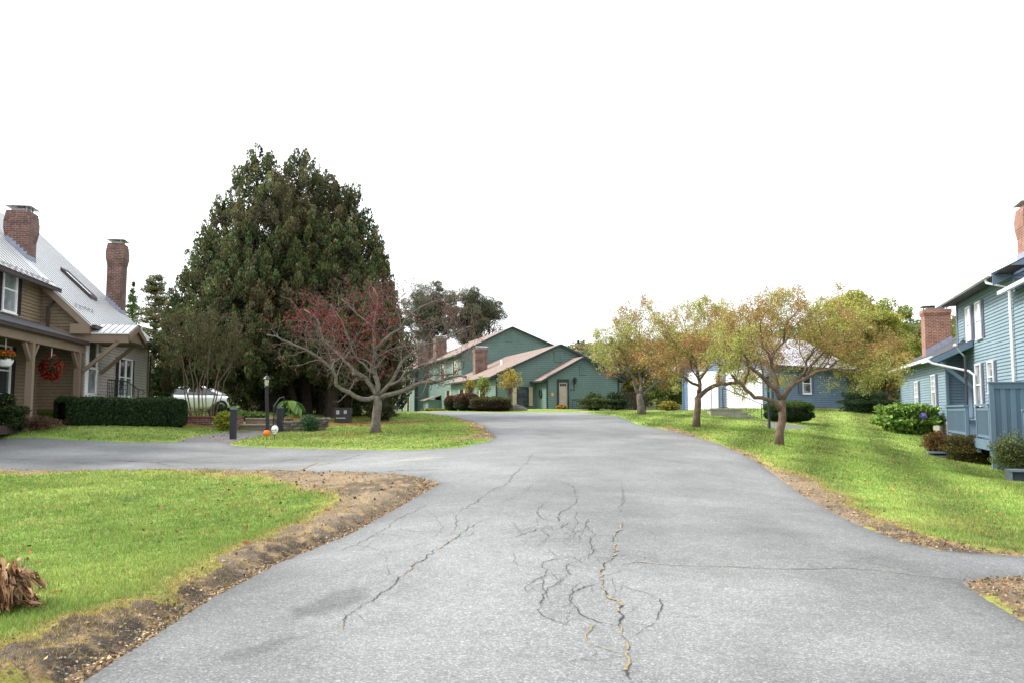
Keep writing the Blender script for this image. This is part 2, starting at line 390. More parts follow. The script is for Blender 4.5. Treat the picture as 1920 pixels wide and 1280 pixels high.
def lawn_col(x, y, dd, mm):
    a = fbm(x, y, .55, 4); b = fbm(x + 50, y, 2.6, 3); c = fbm(x, y + 80, .18, 3)
    G = np.array([.180, .268, .056]); G2 = np.array([.255, .332, .080]); G3 = np.array([.115, .182, .040]); T = np.array([.30, .235, .085]); OR = np.array([.33, .19, .07])
    w = lambda t: np.clip(t, 0, 1)[..., None]
    col = G + (G2 - G) * w((a - .42) * 5)
    col = col + (G3 - col) * w((.44 - b) * 4) * .7
    # mowing stripes on the right lawn
    s = np.sin((x * .93 - y * .36 + (fbm(x, y, .12, 2) - .5) * 1.0) * 3.3); right = np.clip((x - 3.0) / 1.5, 0, 1)
    col = col * (1 + (s * .24 * right)[..., None])
    col = col + (T - col) * w((c * .6 + b * .4 - .53) * 5) * .5
    col = col + (T - col) * w(1 - dd / .40) * .45
    col = col + (OR - col) * w(1 - dd / .15) * .3
    col = col + (np.array([.17, .08, .03]) - col) * w(.6 - mm / .5) * .8
    return col
cols_lawn = lawn_col(GX, GY, DD, MM)
nA, nB, nC = fbm(GX, GY, 1.2, 4), fbm(GX, GY, 9, 3), fbm(GX, GY, 26, 2)
w_ = lambda t: np.clip(t, 0, 1)[..., None]
soil = np.array([.09, .066, .047]) + (np.array([.215, .16, .11]) - np.array([.09, .066, .047])) * w_((nA - .4) * 4)
off = np.clip(sdr, 0, 3)
soil = soil * (1 - .55 * w_(1 - np.abs(off - .2) / .22) * (DL < .4)[..., None])
soil = soil + (np.array([.36, .25, .12]) - soil) * w_((nB - .53) * 7) * .75
soil = soil * (.75 + .5 * nC[..., None])
soil = soil + (np.array([.27, .20, .12]) - soil) * w_((GY - 9.0) / 3.0) * w_((nA - .3) * 4) * .6
# asphalt shade: aged grey with worn pale areas, darker patches and stains
def asph_col(x, y, sd):
    a = fbm(x, y, .35, 4); b = fbm(x + 9, y + 4, 1.7, 4)
    lane = np.sin((x - 1.0 - .03 * y) * 2.3) * .035
    v = .178 * (1 + (a - .5) * .85 + (b - .5) * .42 + lane)
    def wet(px, py, rx, ry, k, rot):
        cx, cy = hit(px, py); c_, s_ = math.cos(rot), math.sin(rot); X = (x - cx) * c_ + (y - cy) * s_; Y = -(x - cx) * s_ + (y - cy) * c_
        q = np.hypot(X / rx, Y / ry) + (fbm(x, y, 5, 4) - .5) * 1.1; return k * np.clip((1.05 - q) * 3, 0, 1)
    def stain(px, py, rx, ry, k):
        cx, cy = hit(px, py); return k * np.exp(-(((x - cx) / rx) ** 2 + ((y - cy) / ry) ** 2))
    v = v * (1 - wet(618, 1128, .17, .52, .30, -.35) - wet(497, 1210, .14, .34, .22, -.45) - stain(560, 1165, .35, .7, .08) - wet(700, 1050, .15, .6, .08, -.3))
    v = v * (1 + stain(1350, 1110, .5, .7, .12) + stain(1700, 1220, .7, .4, .22) + stain(900, 1000, .8, 2.5, .07))
    v = v * (1 - .30 * np.exp(-np.abs(sd) / .10)) * (1 - .16 * np.exp(-np.abs(sd) / .5))
    drive = np.clip((x - 5.3 + (y - 8) * .12) / .8, 0, 1) * (y < 12); v = v * (1 - .30 * drive)
    # older, bluish cross street with a paler worn track
    cs = np.clip((-3.5 - x) / 2, 0, 1) * (y < 26) * (y > 14)
    v = v * (1 + .10 * cs * np.sin(y * 1.9 + x * .1) - .05 * cs)
    t = np.clip((a - .5) * 2 + .5, 0, 1)
    c = np.stack([v * 1.00, v * 1.025, v * 1.015], -1)
    yel = stain(760, 860, 1.6, .35, 1) + stain(800, 826, 1.0, .3, 1)
    c = c + (np.array([.34, .31, .2]) - c) * np.clip(yel, 0, 1)[..., None] * .7 * w_((b - .42) * 6)
    return c
cols_road = asph_col(GX, GY, sdr)
def fcls(a): return (a[:-1, :-1] + a[1:, :-1] + a[:-1, 1:] + a[1:, 1:]) / 4
fs = fcls(sdr) ; fd = fcls(DD); fp = fcls(pathsd)
isroad = fs < 0; ispath = (~isroad) & (fp < 0); isdirt = (~isroad) & (~ispath) & (fd < 0); islawn = ~(isroad | ispath | isdirt)
idx = np.arange(nr * na).reshape(nr, na)
quads = np.stack([idx[:-1, :-1], idx[:-1, 1:], idx[1:, 1:], idx[1:, :-1]], -1)
Vall = np.stack([GX, GY, GZ], -1).reshape(-1, 3)
def ground_part(name, mask, cols, mat):
    q = quads[mask]; u, inv = np.unique(q, return_inverse=True)
    o = np_mesh(name, Vall[u], inv.reshape(q.shape), cols.reshape(-1, 3)[u], mat)
    o.data.polygons.foreach_set('use_smooth', np.ones(len(o.data.polygons), bool)); o['kind'] = 'structure'; return o
def ground_mat(name, kind):
    k = NT(name); a = k.n('ShaderNodeAttribute', attribute_name='Col'); tc = k.n('ShaderNodeTexCoord'); v = tc.outputs['Object']; c = a.outputs['Color']
    if kind == 'road':
        vo = k.n('ShaderNodeTexVoronoi'); vo.inputs['Scale'].default_value = 100; k.l(v, vo.inputs['Vector'])
        sep = k.n('ShaderNodeSeparateColor'); k.l(vo.outputs['Color'], sep.inputs[0])
        c = k.mix(1.0, c, k.ramp(sep.outputs[0], [(.0, .74), (.5, .97), (.8, 1.08), (.95, 1.55)]), 'MULTIPLY')
        c = k.mix(1.0, c, k.ramp(k.noise(v, 240, 2, .7), [(.3, .8), (.7, 1.2)]), 'MULTIPLY')
        c = k.mix(1.0, c, k.ramp(k.noise(v, 48, 3, .8), [(.32, .76), (.5, 1.0), (.68, 1.22)]), 'MULTIPLY')
        c = k.mix(1.0, c, k.ramp(k.noise(v, 9, 5, .75), [(.3, .84), (.7, 1.14)]), 'MULTIPLY')
        k.b.inputs['Roughness'].default_value = .82; k.b.inputs['Specular IOR Level'].default_value = .35
        k.bump(k.noise(v, 110, 3, .7), .5, .01)
    elif kind == 'path':
        c = k.mix(1.0, c, k.ramp(k.noise(v, 60, 3, .7), [(.3, .7), (.7, 1.25)]), 'MULTIPLY'); k.b.inputs['Roughness'].default_value = .9
    elif kind == 'dirt':
        c = k.mix(1.0, c, k.ramp(k.noise(v, 45, 4, .75), [(.3, .5), (.5, .95), (.72, 1.6)]), 'MULTIPLY'); k.b.inputs['Roughness'].default_value = .95
        k.bump(k.noise(v, 28, 5, .7), 1.0, .03)
    else:
        c = k.mix(1.0, c, k.ramp(k.noise(v, 26, 4, .75), [(.3, .55), (.7, 1.35)]), 'MULTIPLY'); k.b.inputs['Roughness'].default_value = .95
        k.b.inputs['Specular IOR Level'].default_value = .1
        k.bump(k.noise(v, 30, 4, .7), .8, .03)
    k.l(c, k.b.inputs['Base Color']); return k.m
ground_part('road', isroad, cols_road, ground_mat('asphalt', 'road'))
ground_part('path', ispath, np.zeros_like(cols_road) + np.array([.125, .118, .118]), ground_mat('path_asphalt', 'path'))
ground_part('dirt_verge', isdirt, soil, ground_mat('verge_soil', 'dirt'))
ground_part('lawn_ground', islawn, cols_lawn, ground_mat('lawn_soil', 'lawn'))

# ---- ground height incl. relief for scattering
def surf(x, y, want=False):
    sd = seg_sd(x, y, ROAD); dd, mm, dl = lobes(x, y)
    z = relief(x, y, gz(x, y), sd, dd, dl)
    return z, sd, dd, mm
def gh(x, y): return float(surf(np.array([x]), np.array([y]))[0][0])

# ---- grass blades
def grass(npts, rmin, rmax, hfun, wfun, amin=-36, amax=36, pw=1.0):
    a = rng.uniform(R(amin), R(amax), npts); u = rng.random(npts)
    r = rmin * (rmax / rmin) ** (u ** pw)
    x = np.sin(a) * r; y = np.cos(a) * r
    z, sd, dd, mm = surf(x, y)
    p = np.minimum(seg_sd(x, y, PATHP), seg_sd(x, y, PATHR))
    keep = (sd > .04) & (p > .0) & ((dd > -.05) | (rng.random(npts) < .13 + .30 * (dd > -.3) + .12 * (fbm(x, y, 3, 2) > .58))) & ((mm > 0) | (rng.random(npts) < .2))
    keep &= (sd > .25) | (rng.random(npts) < .5)
    x, y, z, sd, dd, mm, r = [q[keep] for q in (x, y, z, sd, dd, mm, r)]
    m = len(x); h = hfun(r) * rng.uniform(.5, 1.3, m) * (.6 + .8 * fbm(x, y, 1.3, 3)) * np.where(dd < .15, .7, 1); w = wfun(r) * rng.uniform(.7, 1.3, m)
    t = rng.uniform(0, 2 * math.pi, m); lean = rng.normal(0, .45, (m, 2))
    b = np.stack([np.cos(t) * w / 2, np.sin(t) * w / 2, 0 * t], 1)
    P = np.stack([x, y, z - .006], 1); T = P + np.stack([lean[:, 0] * h, lean[:, 1] * h, h], 1)
    V = np.stack([P - b, P + b, T], 1).reshape(-1, 3)
    c = lawn_col(x, y, dd, mm) * 1.12 * np.exp(rng.normal(0, .22, (m, 1))) * np.exp(rng.normal(0, .07, (m, 3)))
    dry = rng.random(m) < np.clip(.05 + .5 * (1 - dd / .25), .05, .55); c[dry] = np.array([.40, .29, .13]) * np.exp(rng.normal(0, .25, (dry.sum(), 1)))
    cc = np.repeat(c, 3, 0); cc[0::3] *= .75; cc[1::3] *= .75  # blade roots darkened: shade low in the grass put into the colour
    return V, cc
va, ca = grass(780000, 3.6, 16, lambda r: .032 + .001 * r, lambda r: .0035 + .00065 * r, -60, 60)
vb, cb = grass(420000, 16, 50, lambda r: .042 + .0004 * r, lambda r: .010 + .0006 * r, -40, 40)
V = np.concatenate([va, vb]); C_ = np.concatenate([ca, cb])
g_ = np_mesh('grass', V, np.arange(len(V)).reshape(-1, 3), C_, M['grass'], k=3)
tag(g_, 'short green lawn grass with dry tan tufts along the road edges', 'grass', kind='stuff')

# ---- fallen leaves and stones
def scatter(nn, fn, L, pals, name, label, cat, var=.3):
    X, Y = fn(nn); z, sd, dd, mm = surf(X, Y)
    P = np.stack([X, Y, z + .012 + rng.random(len(X)) * .012], 1)
    D = rnd_dir(len(X)); D[:, 2] *= .25; D /= np.linalg.norm(D, axis=1, keepdims=True)
    o = leafq(P, L, L * .7, pal(len(X), pals, var), name, M['litter'], None, D=D)
    tag(o, label, cat, kind='stuff'); return o
def fl(nn):
    X = []; 
    for (cx, cy, sx, sy, k) in [(-4.6, 26.5, 3.2, 2.2, .33), (8.0, 22.5, 2.5, 2, .12), (6.5, 27.5, 2.5, 2.4, .12), (-4.5, 6.5, 3, 3, .04), (10, 15, 4, 4, .10), (-3.0, 12.6, 1.6, 1.8, .08), (-6.5, 32, 3, 1.5, .15), (5.9,37,2,2,.06)]:
        m = int(nn * k); X.append(np.stack([rng.normal(cx, sx, m), rng.normal(cy, sy, m)], 1))
    X = np.concatenate(X); sd = seg_sd(X[:, 0], X[:, 1], ROAD); X = X[(sd > 0.05) & (X[:, 1] > 3)]; return X[:, 0], X[:, 1]
scatter(3200, fl, .06, [(3, (.30, .13, .05)), (2, (.12, .06, .035)), (1, (.42, .2, .06)), (1, (.06, .035, .03))], 'fallen_leaves', 'scattered brown and russet fallen leaves on the lawns', 'leaves')
def edge_pts(nn, smax=.5, smin=.0):
    i = rng.integers(0, len(ROAD), nn * 3); t = rng.random(nn * 3)[:, None]
    P = ROAD[i] * (1 - t) + ROAD[(i + 1) % len(ROAD)] * t + rng.normal(0, .25, (nn * 3, 2))
    sd = seg_sd(P[:, 0], P[:, 1], ROAD); dd, mm, dl = lobes(P[:, 0], P[:, 1])
    P = P[(sd > smin) & (sd < smax) & (dd < .05) & (P[:, 1] > 3) & (P[:, 1] < 40)][:nn]; return P[:, 0], P[:, 1]
def near_edge(nn, w, a=0, b=7):
    """points along the eroded left edge of the asphalt"""
    i = rng.integers(a, b, nn); t = rng.random(nn)[:, None]
    P = ROAD[i] * (1 - t) + ROAD[i + 1] * t; nrm = np.array([-.8, .6]); P = P + nrm * np.abs(rng.normal(0, w, (nn, 1))) ; return P[:, 0], P[:, 1]
scatter(2600, lambda k: near_edge(k, .10), .026, [(3, (.36, .26, .15)), (2, (.2, .12, .07)), (1, (.42, .32, .2)), (2, (.11, .08, .055))], 'leaf_litter', 'dry straw and leaf bits gathered along the eroded left road edge', 'litter')
scatter(5000, lambda k: edge_pts(k, .8), .032, [(3, (.32, .21, .11)), (2, (.22, .14, .08)), (2, (.14, .1, .065))], 'leaf_litter', 'dry needles and leaf bits on the bare verges of the road', 'litter')
def stones(nn, fn, smin, smax, name, label):
    X, Y = fn(nn); z = surf(X, Y)[0]; nn = len(X)
    ico = np.array([(0,0,1),(.89,0,.45),(.28,.85,.45),(-.72,.53,.45),(-.72,-.53,.45),(.28,-.85,.45),(.72,.53,-.45),(-.28,.85,-.45),(-.89,0,-.45),(-.28,-.85,-.45),(.72,-.53,-.45)])
    fc = np.array([(0,1,2),(0,2,3),(0,3,4),(0,4,5),(0,5,1),(1,6,2),(2,7,3),(3,8,4),(4,9,5),(5,10,1),(2,6,7),(3,7,8),(4,8,9),(5,9,10),(1,10,6)])
    s = smin * (smax / smin) ** (rng.random(nn) ** 2.2)
    V = ico[None] * rng.uniform(.65, 1.25, (nn, 11, 1)) * s[:, None, None] * np.array([1, 1, .6]) * rng.uniform(.7, 1.3, (nn, 1, 3)) + np.stack([X, Y, z + s * .25], 1)[:, None]
    Fi = fc[None] + np.arange(nn)[:, None, None] * 11
    c = pal(nn, [(3, (.24, .21, .18)), (2, (.14, .13, .12)), (1, (.36, .32, .27))], .25)
    o = np_mesh(name, V.reshape(-1, 3), Fi.reshape(-1, 3), np.repeat(c, 11, 0), M['litter'], k=3); tag(o, label, 'gravel', kind='stuff')
stones(3500, lambda k: near_edge(k, .16), .004, .013, 'gravel', 'loose pebbles and broken asphalt crumbs beside the left road edge')
stones(1400, lambda k: edge_pts(k, .9), .006, .018, 'gravel', 'loose pebbles on the bare soil verges')

# ---- cracks in the asphalt
def crack(pxs, w, mb, mb2, dry=.0, jit=.035, depth=0):
    P = [np.array(hit(*p)) for p in pxs] if depth != 1 else [np.array(p) for p in pxs]; pts = []
    for a, b in zip(P[:-1], P[1:]):
        m = max(2, int(np.linalg.norm(b - a) / .035))
        for i in range(m): pts.append(a + (b - a) * i / m)
    pts.append(P[-1]); pts = np.array(pts); m = len(pts)
    ds = np.linspace(0, m * .035, m); wl = (fbm(ds, ds * 0 + rng.random() * 90, 10, 4) - .5); wl2 = (fbm(ds, ds * 0 + rng.random() * 90, 2.2, 3) - .5)
    tang = np.gradient(pts, axis=0); tang /= np.linalg.norm(tang, axis=1, keepdims=True) + 1e-9; nm = np.stack([-tang[:, 1], tang[:, 0]], 1)
    pts = pts + nm * (wl * jit * 2.4 + wl2 * jit * 3)[:, None]
    ww = (.55 + .9 * fbm(ds, ds * 0 + rng.random() * 90, 28, 2)) * w * (.68 if w > .013 else .75) * (.25 + 1.5 * np.clip(fbm(ds, ds * 0 + rng.random() * 90, 5, 3) - .22, 0, 1)) * np.minimum(1, np.minimum(np.arange(m), np.arange(m)[::-1]) / 4 + .15)
    dr = fbm(ds, ds * 0 + rng.random() * 90, 8, 3)
    z = surf(pts[:, 0], pts[:, 1])[0] + .006
    if w < .05 and pts[0, 1] < 14 and depth == 0:
        for q in range(int(m * .035 * 1.6)):
            i = rng.integers(2, m - 2); sgn = rng.choice([-1, 1]); L = rng.uniform(.08, .45); e = pts[i] + nm[i] * sgn * L + tang[i] * rng.uniform(-.6, .6) * L; mid = (pts[i] + e) / 2 + rng.normal(0, .12 * L, 2)
            SUB.append((pts[i], mid, e))
    for i in range(m - 1):
        tgt, lift, ex = (mb2, .003, 1.5) if dr[i] < dry else (mb, 0, 1)
        a, b = pts[i], pts[i + 1]; na_, nb = nm[i] * ww[i] / 2 * ex, nm[i + 1] * ww[i + 1] / 2 * ex
        tgt.face([(a[0] - na_[0], a[1] - na_[1], z[i] + lift), (a[0] + na_[0], a[1] + na_[1], z[i] + lift), (b[0] + nb[0], b[1] + nb[1], z[i + 1] + lift), (b[0] - nb[0], b[1] - nb[1], z[i + 1] + lift)])
ck, ck2 = MB(), MB(); SUB = []
zc = lambda x, y: (900 + x * .53125, 820 + y * .5312)
zl = lambda x, y: (x * .46875, 820 + y * .46875)
for pts, w, dry in [
    ([zc(528,866),zc(520,800),zc(512,720),zc(495,680),(1159,1150),zc(487,600),zc(492,575),zc(462,565),zc(435,510),zc(445,450),zc(470,400),zc(475,350),zc(500,300)], .022, .52),
    ([zc(500,240),zc(505,180)], .006, 0),
    ([zc(505,700),zc(560,680),zc(610,650),zc(632,610),zc(640,575),zc(590,545),zc(520,525),zc(440,515)], .012, .1),
    ([zc(430,510),zc(370,530),zc(330,560),zc(335,595),zc(380,635),zc(430,650),zc(490,670)], .014, 0),
    ([zc(385,650),zc(375,690),zc(400,725),zc(450,750),zc(500,770)], .010, .45),
    ([zc(430,510),zc(380,490),zc(310,480)], .009, 0),
    ([zc(320,460),zc(290,500),zc(230,540),zc(205,580),zc(200,610),zc(240,640),zc(320,665)], .012, 0),
    ([zc(320,420),zc(240,440),zc(230,470),zc(190,505),zc(165,540),zc(180,555)], .011, 0),
    ([zc(440,450),zc(380,400),zc(330,400),zc(270,400),zc(220,415)], .008, 0),
    ([zc(415,410),zc(390,380),zc(400,340),zc(360,300),zc(300,305),zc(210,315),zc(130,345),zc(80,360)], .011, 0),
    ([zc(300,385),zc(320,355),zc(350,330),zc(380,285)], .008, 0),
    ([zc(215,380),zc(240,350),zc(215,325),zc(280,310)], .008, 0),
    ([zc(240,390),zc(290,420),zc(370,410)], .007, 0),
    ([zc(275,298),zc(290,265),zc(340,225),zc(345,205),zc(325,170),zc(260,145)], .013, .4),
    ([zc(530,440),zc(700,445),zc(880,458),zc(1060,463),zc(1260,465),zc(1400,470),zc(1520,488),zc(1690,500)], .021, .5),
    ([zl(1380,770),zl(1395,700),zl(1430,680),zl(1520,620),zl(1580,580),zl(1640,520),zl(1730,460),zl(1800,410),zl(1920,330)], .017, .35),
    ([zl(1380,690),zl(1350,760)], .006, 0),
    ([zl(1350,460),zl(1420,430),zl(1480,440),zl(1560,460),zl(1680,430),zl(1800,412)], .009, 0),
    ([zl(1410,440),zl(1500,390),zl(1560,360),zl(1580,330),zl(1640,300),zl(1700,270)], .010, 0),
    ([zl(1830,300),zl(1870,285),zl(1920,240),(950,905),(975,875)], .014, .1),
    ([(1010,None,14) if False else (1010,900),(990,915),(960,935),(930,950)], .006, 0),
    ([(1165,905),(1172,930),(1160,960)], .007, 0),
    ([zc(1130,355),zc(1250,350),zc(1380,352)], .006, 0),
    ([zl(0,85),zl(200,90),zl(420,88),zl(620,100),zl(680,92),zl(760,104)], .05, .1),
    ([zl(100,105),zl(300,100),zl(480,112)], .03, .2),
    ([zl(600,96),zl(660,108),zl(720,116)], .03, 0),
    ([zl(1530,138),zl(1600,130),zl(1700,127),zl(1790,126)], .07, 0),
    ([zl(1330,148),zl(1400,140),zl(1530,140)], .03, 0),
    ([zl(1100,128),zl(1190,132),zl(1230,115),zl(1270,98)], .06, .8),
    ([(430,880),(500,868),(560,858),(640,850)], .03, .3), ([(600,872),(640,862),(680,850)], .03, 0), ([(0,868),(100,864),(180,866)], .03, .4),
    ([(1000,850),(985,870)], .012, 0), ([(1130,833),(1155,845)], .012, 0), ([(1050,820),(1010,812)], .02, 0), ([(930,812),(960,818),(1000,820)], .02, 0)]:
    crack(pts, w, ck, ck2, dry)
rc = np.random.default_rng(11)
for q in range(34):
    x_, y_ = rc.uniform(985, 1190), rc.uniform(965, 1170); st = [(x_, y_)]; a_ = rc.uniform(0, 6.28)
    for j in range(rc.integers(2, 5)): a_ += rc.normal(0, .8); l_ = rc.uniform(14, 38); x_ += math.cos(a_) * l_; y_ += math.sin(a_) * l_ * .55; st.append((x_, y_))
    crack(st, rc.uniform(.0045, .0085), ck, ck2, .15, .03, depth=0 if q < 0 else 2)
for q in range(10):
    x_, y_ = rc.uniform(640, 900), rc.uniform(960, 1040); st = [(x_, y_)]; a_ = rc.uniform(-.6, .2)
    for j in range(3): a_ += rc.normal(0, .5); l_ = rc.uniform(18, 40); x_ += math.cos(a_) * l_; y_ += math.sin(a_) * l_ * .6; st.append((x_, y_))
    crack(st, rc.uniform(.0045, .008), ck, ck2, .1, .03, depth=2)
for sp in list(SUB): crack(sp, .0065, ck, ck2, 0, .02, depth=1)
M['crack'] = pmat('crack_shadow', lin(.045, .043, .04), .95, .3, 20)
M['crackdry'] = pmat('crack_debris', lin(.27, .20, .10), .95, .4, 40)
o = ck.build('road_crack', M['crack'], None, uv=False); o['kind'] = 'structure'
o = ck2.build('crack_debris', M['crackdry'], None, uv=False); o['kind'] = 'structure'
# ================================================================== BUILDING HELPERS
def clip_band(poly, z0, z1):
    def clip(P, f):
        out = []
        for i in range(len(P)):
            a, b = P[i], P[(i + 1) % len(P)]; fa, fb = f(a), f(b)
            if fa >= 0: out.append(a)
            if (fa >= 0) != (fb >= 0):
                t = fa / (fa - fb); out.append((a[0] + (b[0] - a[0]) * t, a[1] + (b[1] - a[1]) * t))
        return out
    P = clip(poly, lambda p: p[1] - z0)
    return clip(P, lambda p: z1 - p[1]) if P else P
SHADOW_M = {}
def shadow_strip(m):
    """shadow line painted along the foot of each board: the same paint, darker"""
    if m.name not in SHADOW_M:
        c = m.copy(); c.name = m.name + '_shadow_line'
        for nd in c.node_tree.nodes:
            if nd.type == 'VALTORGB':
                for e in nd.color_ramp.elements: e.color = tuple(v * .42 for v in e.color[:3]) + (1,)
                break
        SHADOW_M[m.name] = c
    return SHADOW_M[m.name]
def clap(root, name, mat, o, u, n, poly, ex=.115, lip=.02, label=None):
    """overlapping horizontal clapboards on a convex wall polygon given as (s,z)"""
    mb = MB(); zmin = min(p[1] for p in poly); zmax = max(p[1] for p in poly)
    k = 0; z0 = zmin
    while z0 < zmax - 1e-4:
        z1 = z0 + ex; P = clip_band(poly, z0, z1)
        if len(P) >= 3:
            d = lambda z: lip * (1 - (z - z0) / ex)
            pts = [(o[0] + u[0] * s + n[0] * d(z), o[1] + u[1] * s + n[1] * d(z), z) for s, z in P]
            mb.face(pts)
            bs0 = [s for s, z in P if abs(z - z0) < 1e-6]
            if len(bs0) >= 2:
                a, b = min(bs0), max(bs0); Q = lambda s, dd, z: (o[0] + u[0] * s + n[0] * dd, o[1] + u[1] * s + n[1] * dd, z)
                mb.cm = 1; mb.face([Q(a, lip * .86 + .003, z0 + ex * .02), Q(b, lip * .86 + .003, z0 + ex * .02), Q(b, lip * .8 + .003, z0 + ex * .15), Q(a, lip * .8 + .003, z0 + ex * .15)]); mb.cm = 0  # darker strip puts the shadow under the board into the colour
            bs = [s for s, z in P if abs(z - z0) < 1e-6]
            if len(bs) >= 2:
                a, b = min(bs), max(bs); Q = lambda s, dd, z: (o[0] + u[0] * s + n[0] * dd, o[1] + u[1] * s + n[1] * dd, z)
                mb.face([Q(a, lip, z0), Q(b, lip, z0), Q(b, -.002, z0), Q(a, -.002, z0)])
        z0 = z1
    ob = mb.build(name, [mat, shadow_strip(mat)], root, uv=False)
    if label: ob['label'] = label
    return ob
def window(root, o, u, n, s, z, w, h, fm, gm, shut=None, sw=.36, mull=0, rails=1, base=.03, label=None, fw=.055, muntin=False):
    """double-hung window; s,z = lower left of the opening"""
    mb = MB(); d0, d1 = 0, base + .05
    mb.ob(o, u, n, s - fw, s, d0, d1, z - fw, z + h + fw); mb.ob(o, u, n, s + w, s + w + fw, d0, d1, z - fw, z + h + fw)
    mb.ob(o, u, n, s, s + w, d0, d1, z + h, z + h + fw); mb.ob(o, u, n, s - fw * 1.4, s + w + fw * 1.4, d0, d1 + .025, z - fw - .035, z - fw)
    mb.ob(o, u, n, s, s + w, d0, d1 - .005, z - fw, z)
    if rails: mb.ob(o, u, n, s, s + w, d0, d1 - .012, z + h * .5 - .022, z + h * .5 + .022)
    for k in range(mull): c = s + w * (k + 1) / (mull + 1); mb.ob(o, u, n, c - .045, c + .045, d0, d1 - .003, z, z + h)
    if muntin:
        for k in (1, 2): mb.ob(o, u, n, s, s + w, d0, d1 - .02, z + h * (.5 + k / 6) - .009, z + h * (.5 + k / 6) + .009)
        mb.ob(o, u, n, s + w / 2 - .009, s + w / 2 + .009, d0, d1 - .021, z + h * .5, z + h)
    wo = mb.build('window', fm, root)
    if label: wo['label'] = label
    g = MB(); g.ob(o, u, n, s - .01, s + w + .01, d0, base, z - .01, z + h + .01); g.build('pane', gm, wo)
    if shut is not None:
        for a in (s - fw - .03 - sw, s + w + fw + .03):
            sb = MB(); e = .05
            sb.ob(o, u, n, a, a + e, 0, base + .02, z - fw, z + h + fw); sb.ob(o, u, n, a + sw - e, a + sw, 0, base + .02, z - fw, z + h + fw)
            for zz in (z - fw, z + h * .5 - e / 2, z + h + fw - e): sb.ob(o, u, n, a + e, a + sw - e, 0, base + .018, zz, zz + e)
            k = z - fw + e
            while k < z + h + fw - e - .03: sb.ob(o, u, n, a + e, a + sw - e, 0, base + .006, k, k + .028); k += .045
            sb.ob(o, u, n, a + e, a + sw - e, 0, base - .012, z - fw + e, z + h + fw - e)
            sb.build('shutter', shut, root)
    return wo
def ribs(q, n, w=.022, h=.016, mb=None):
    """standing seams from the upper edge (q0-q1) to the lower edge (q3-q2)"""
    q = [Vector(p) for p in q]
    for i in range(n + 1):
        t = i / n; a = q[0].lerp(q[1], t); b = q[3].lerp(q[2], t); mb.cm = 1; mb.bar(a + Vector((0, 0, h / 2)), b + Vector((0, 0, h / 2)), w, h); mb.cm = 0
def roof_slab(root, q, th, mat, nribs=0, label=None, name='roof', parent=None):
    mb = MB(); mb.slab(q, th)
    if nribs: ribs(q, nribs, mb=mb)
    r = mb.build(name, [mat, M['seam']] if nribs else mat, parent or root)
    if label: r['label'] = label
    return r
def chimney(root, cx, cy, z0, z1, w, d, mat, rz=0, corb=True, capm=None, flash=True, capname='cap'):
    """brick stack with corbelled head; in the house frame"""
    c, s = math.cos(rz), math.sin(rz)
    def sq(a, b, z): return [(cx + c*x - s*y, cy + s*x + c*y, z) for x, y in ((-a,-b),(a,-b),(a,b),(-a,b))]
    mb = MB(); prof = [(0, z0), (0, z1 - (1.0 if corb else .28))]
    if corb:
        for k in range(4): prof += [(.012 * (k + 1), z1 - 1.0 + .075 * k + .001), (.012 * (k + 1), z1 - 1.0 + .075 * (k + 1))]
        prof += [(.062, z1 - .69), (.062, z1 - .34), (.05, z1 - .335), (.05, z1 - .24), (.035, z1 - .235), (.035, z1 - .10), (.015, z1 - .095), (.015, z1)]
    else: prof += [(.03, z1 - .27), (.03, z1 - .2), (.055, z1 - .19), (.055, z1)]
    for (a, za), (b, zb) in zip(prof[:-1], prof[1:]):
        A, B = sq(w/2 + a, d/2 + a, za), sq(w/2 + b, d/2 + b, zb)
        for i in range(4): j = (i + 1) % 4; mb.face([A[i], A[j], B[j], B[i]])
    mb.face(sq(w/2 + prof[-1][0], d/2 + prof[-1][0], z1))
    ch = mb.build('chimney', mat, root)
    cb = MB(); e = .17
    for sx in (-1, 1):
        for sy in (-1, 1): x, y = sx * (w/2 - .13), sy * (d/2 - .13); cb.hexa([(cx + c*(x+a) - s*(y+b), cy + s*(x+a) + c*(y+b), z1) for a, b in ((-.02,-.02),(.02,-.02),(.02,.02),(-.02,.02))], [(cx + c*(x+a) - s*(y+b), cy + s*(x+a) + c*(y+b), z1 + e) for a, b in ((-.02,-.02),(.02,-.02),(.02,.02),(-.02,.02))])
    cb.hexa(sq(w/2 + .08, d/2 + .08, z1 + e), sq(w/2 - .1, d/2 - .1, z1 + e + .06))
    cb.hexa(sq(w/2 - .2, d/2 - .2, z1 + .002), sq(w/2 - .2, d/2 - .2, z1 + e - .04))
    cb.build(capname, capm or M['steel'], ch)
    return ch
def gutter(root, a, b, mat, r=.065, label=None):
    mb = MB(); a = Vector(a); b = Vector(b); mb.bar(a, b, r * 2, r * 1.7); mb.bar(a + Vector((0,0,r*.85)), b + Vector((0,0,r*.85)), r * 2.35, .018)
    g = mb.build('gutter', mat, root)
    if label: g['label'] = label
    return g
def pipe(root, pts, mat, r=.04, name='downspout'):
    mb = MB(); mb.tube(pts, r, 6); return mb.build(name, mat, root)
def frame_at(loc, rz): return loc

X1, Y1 = (1, 0), (0, 1)
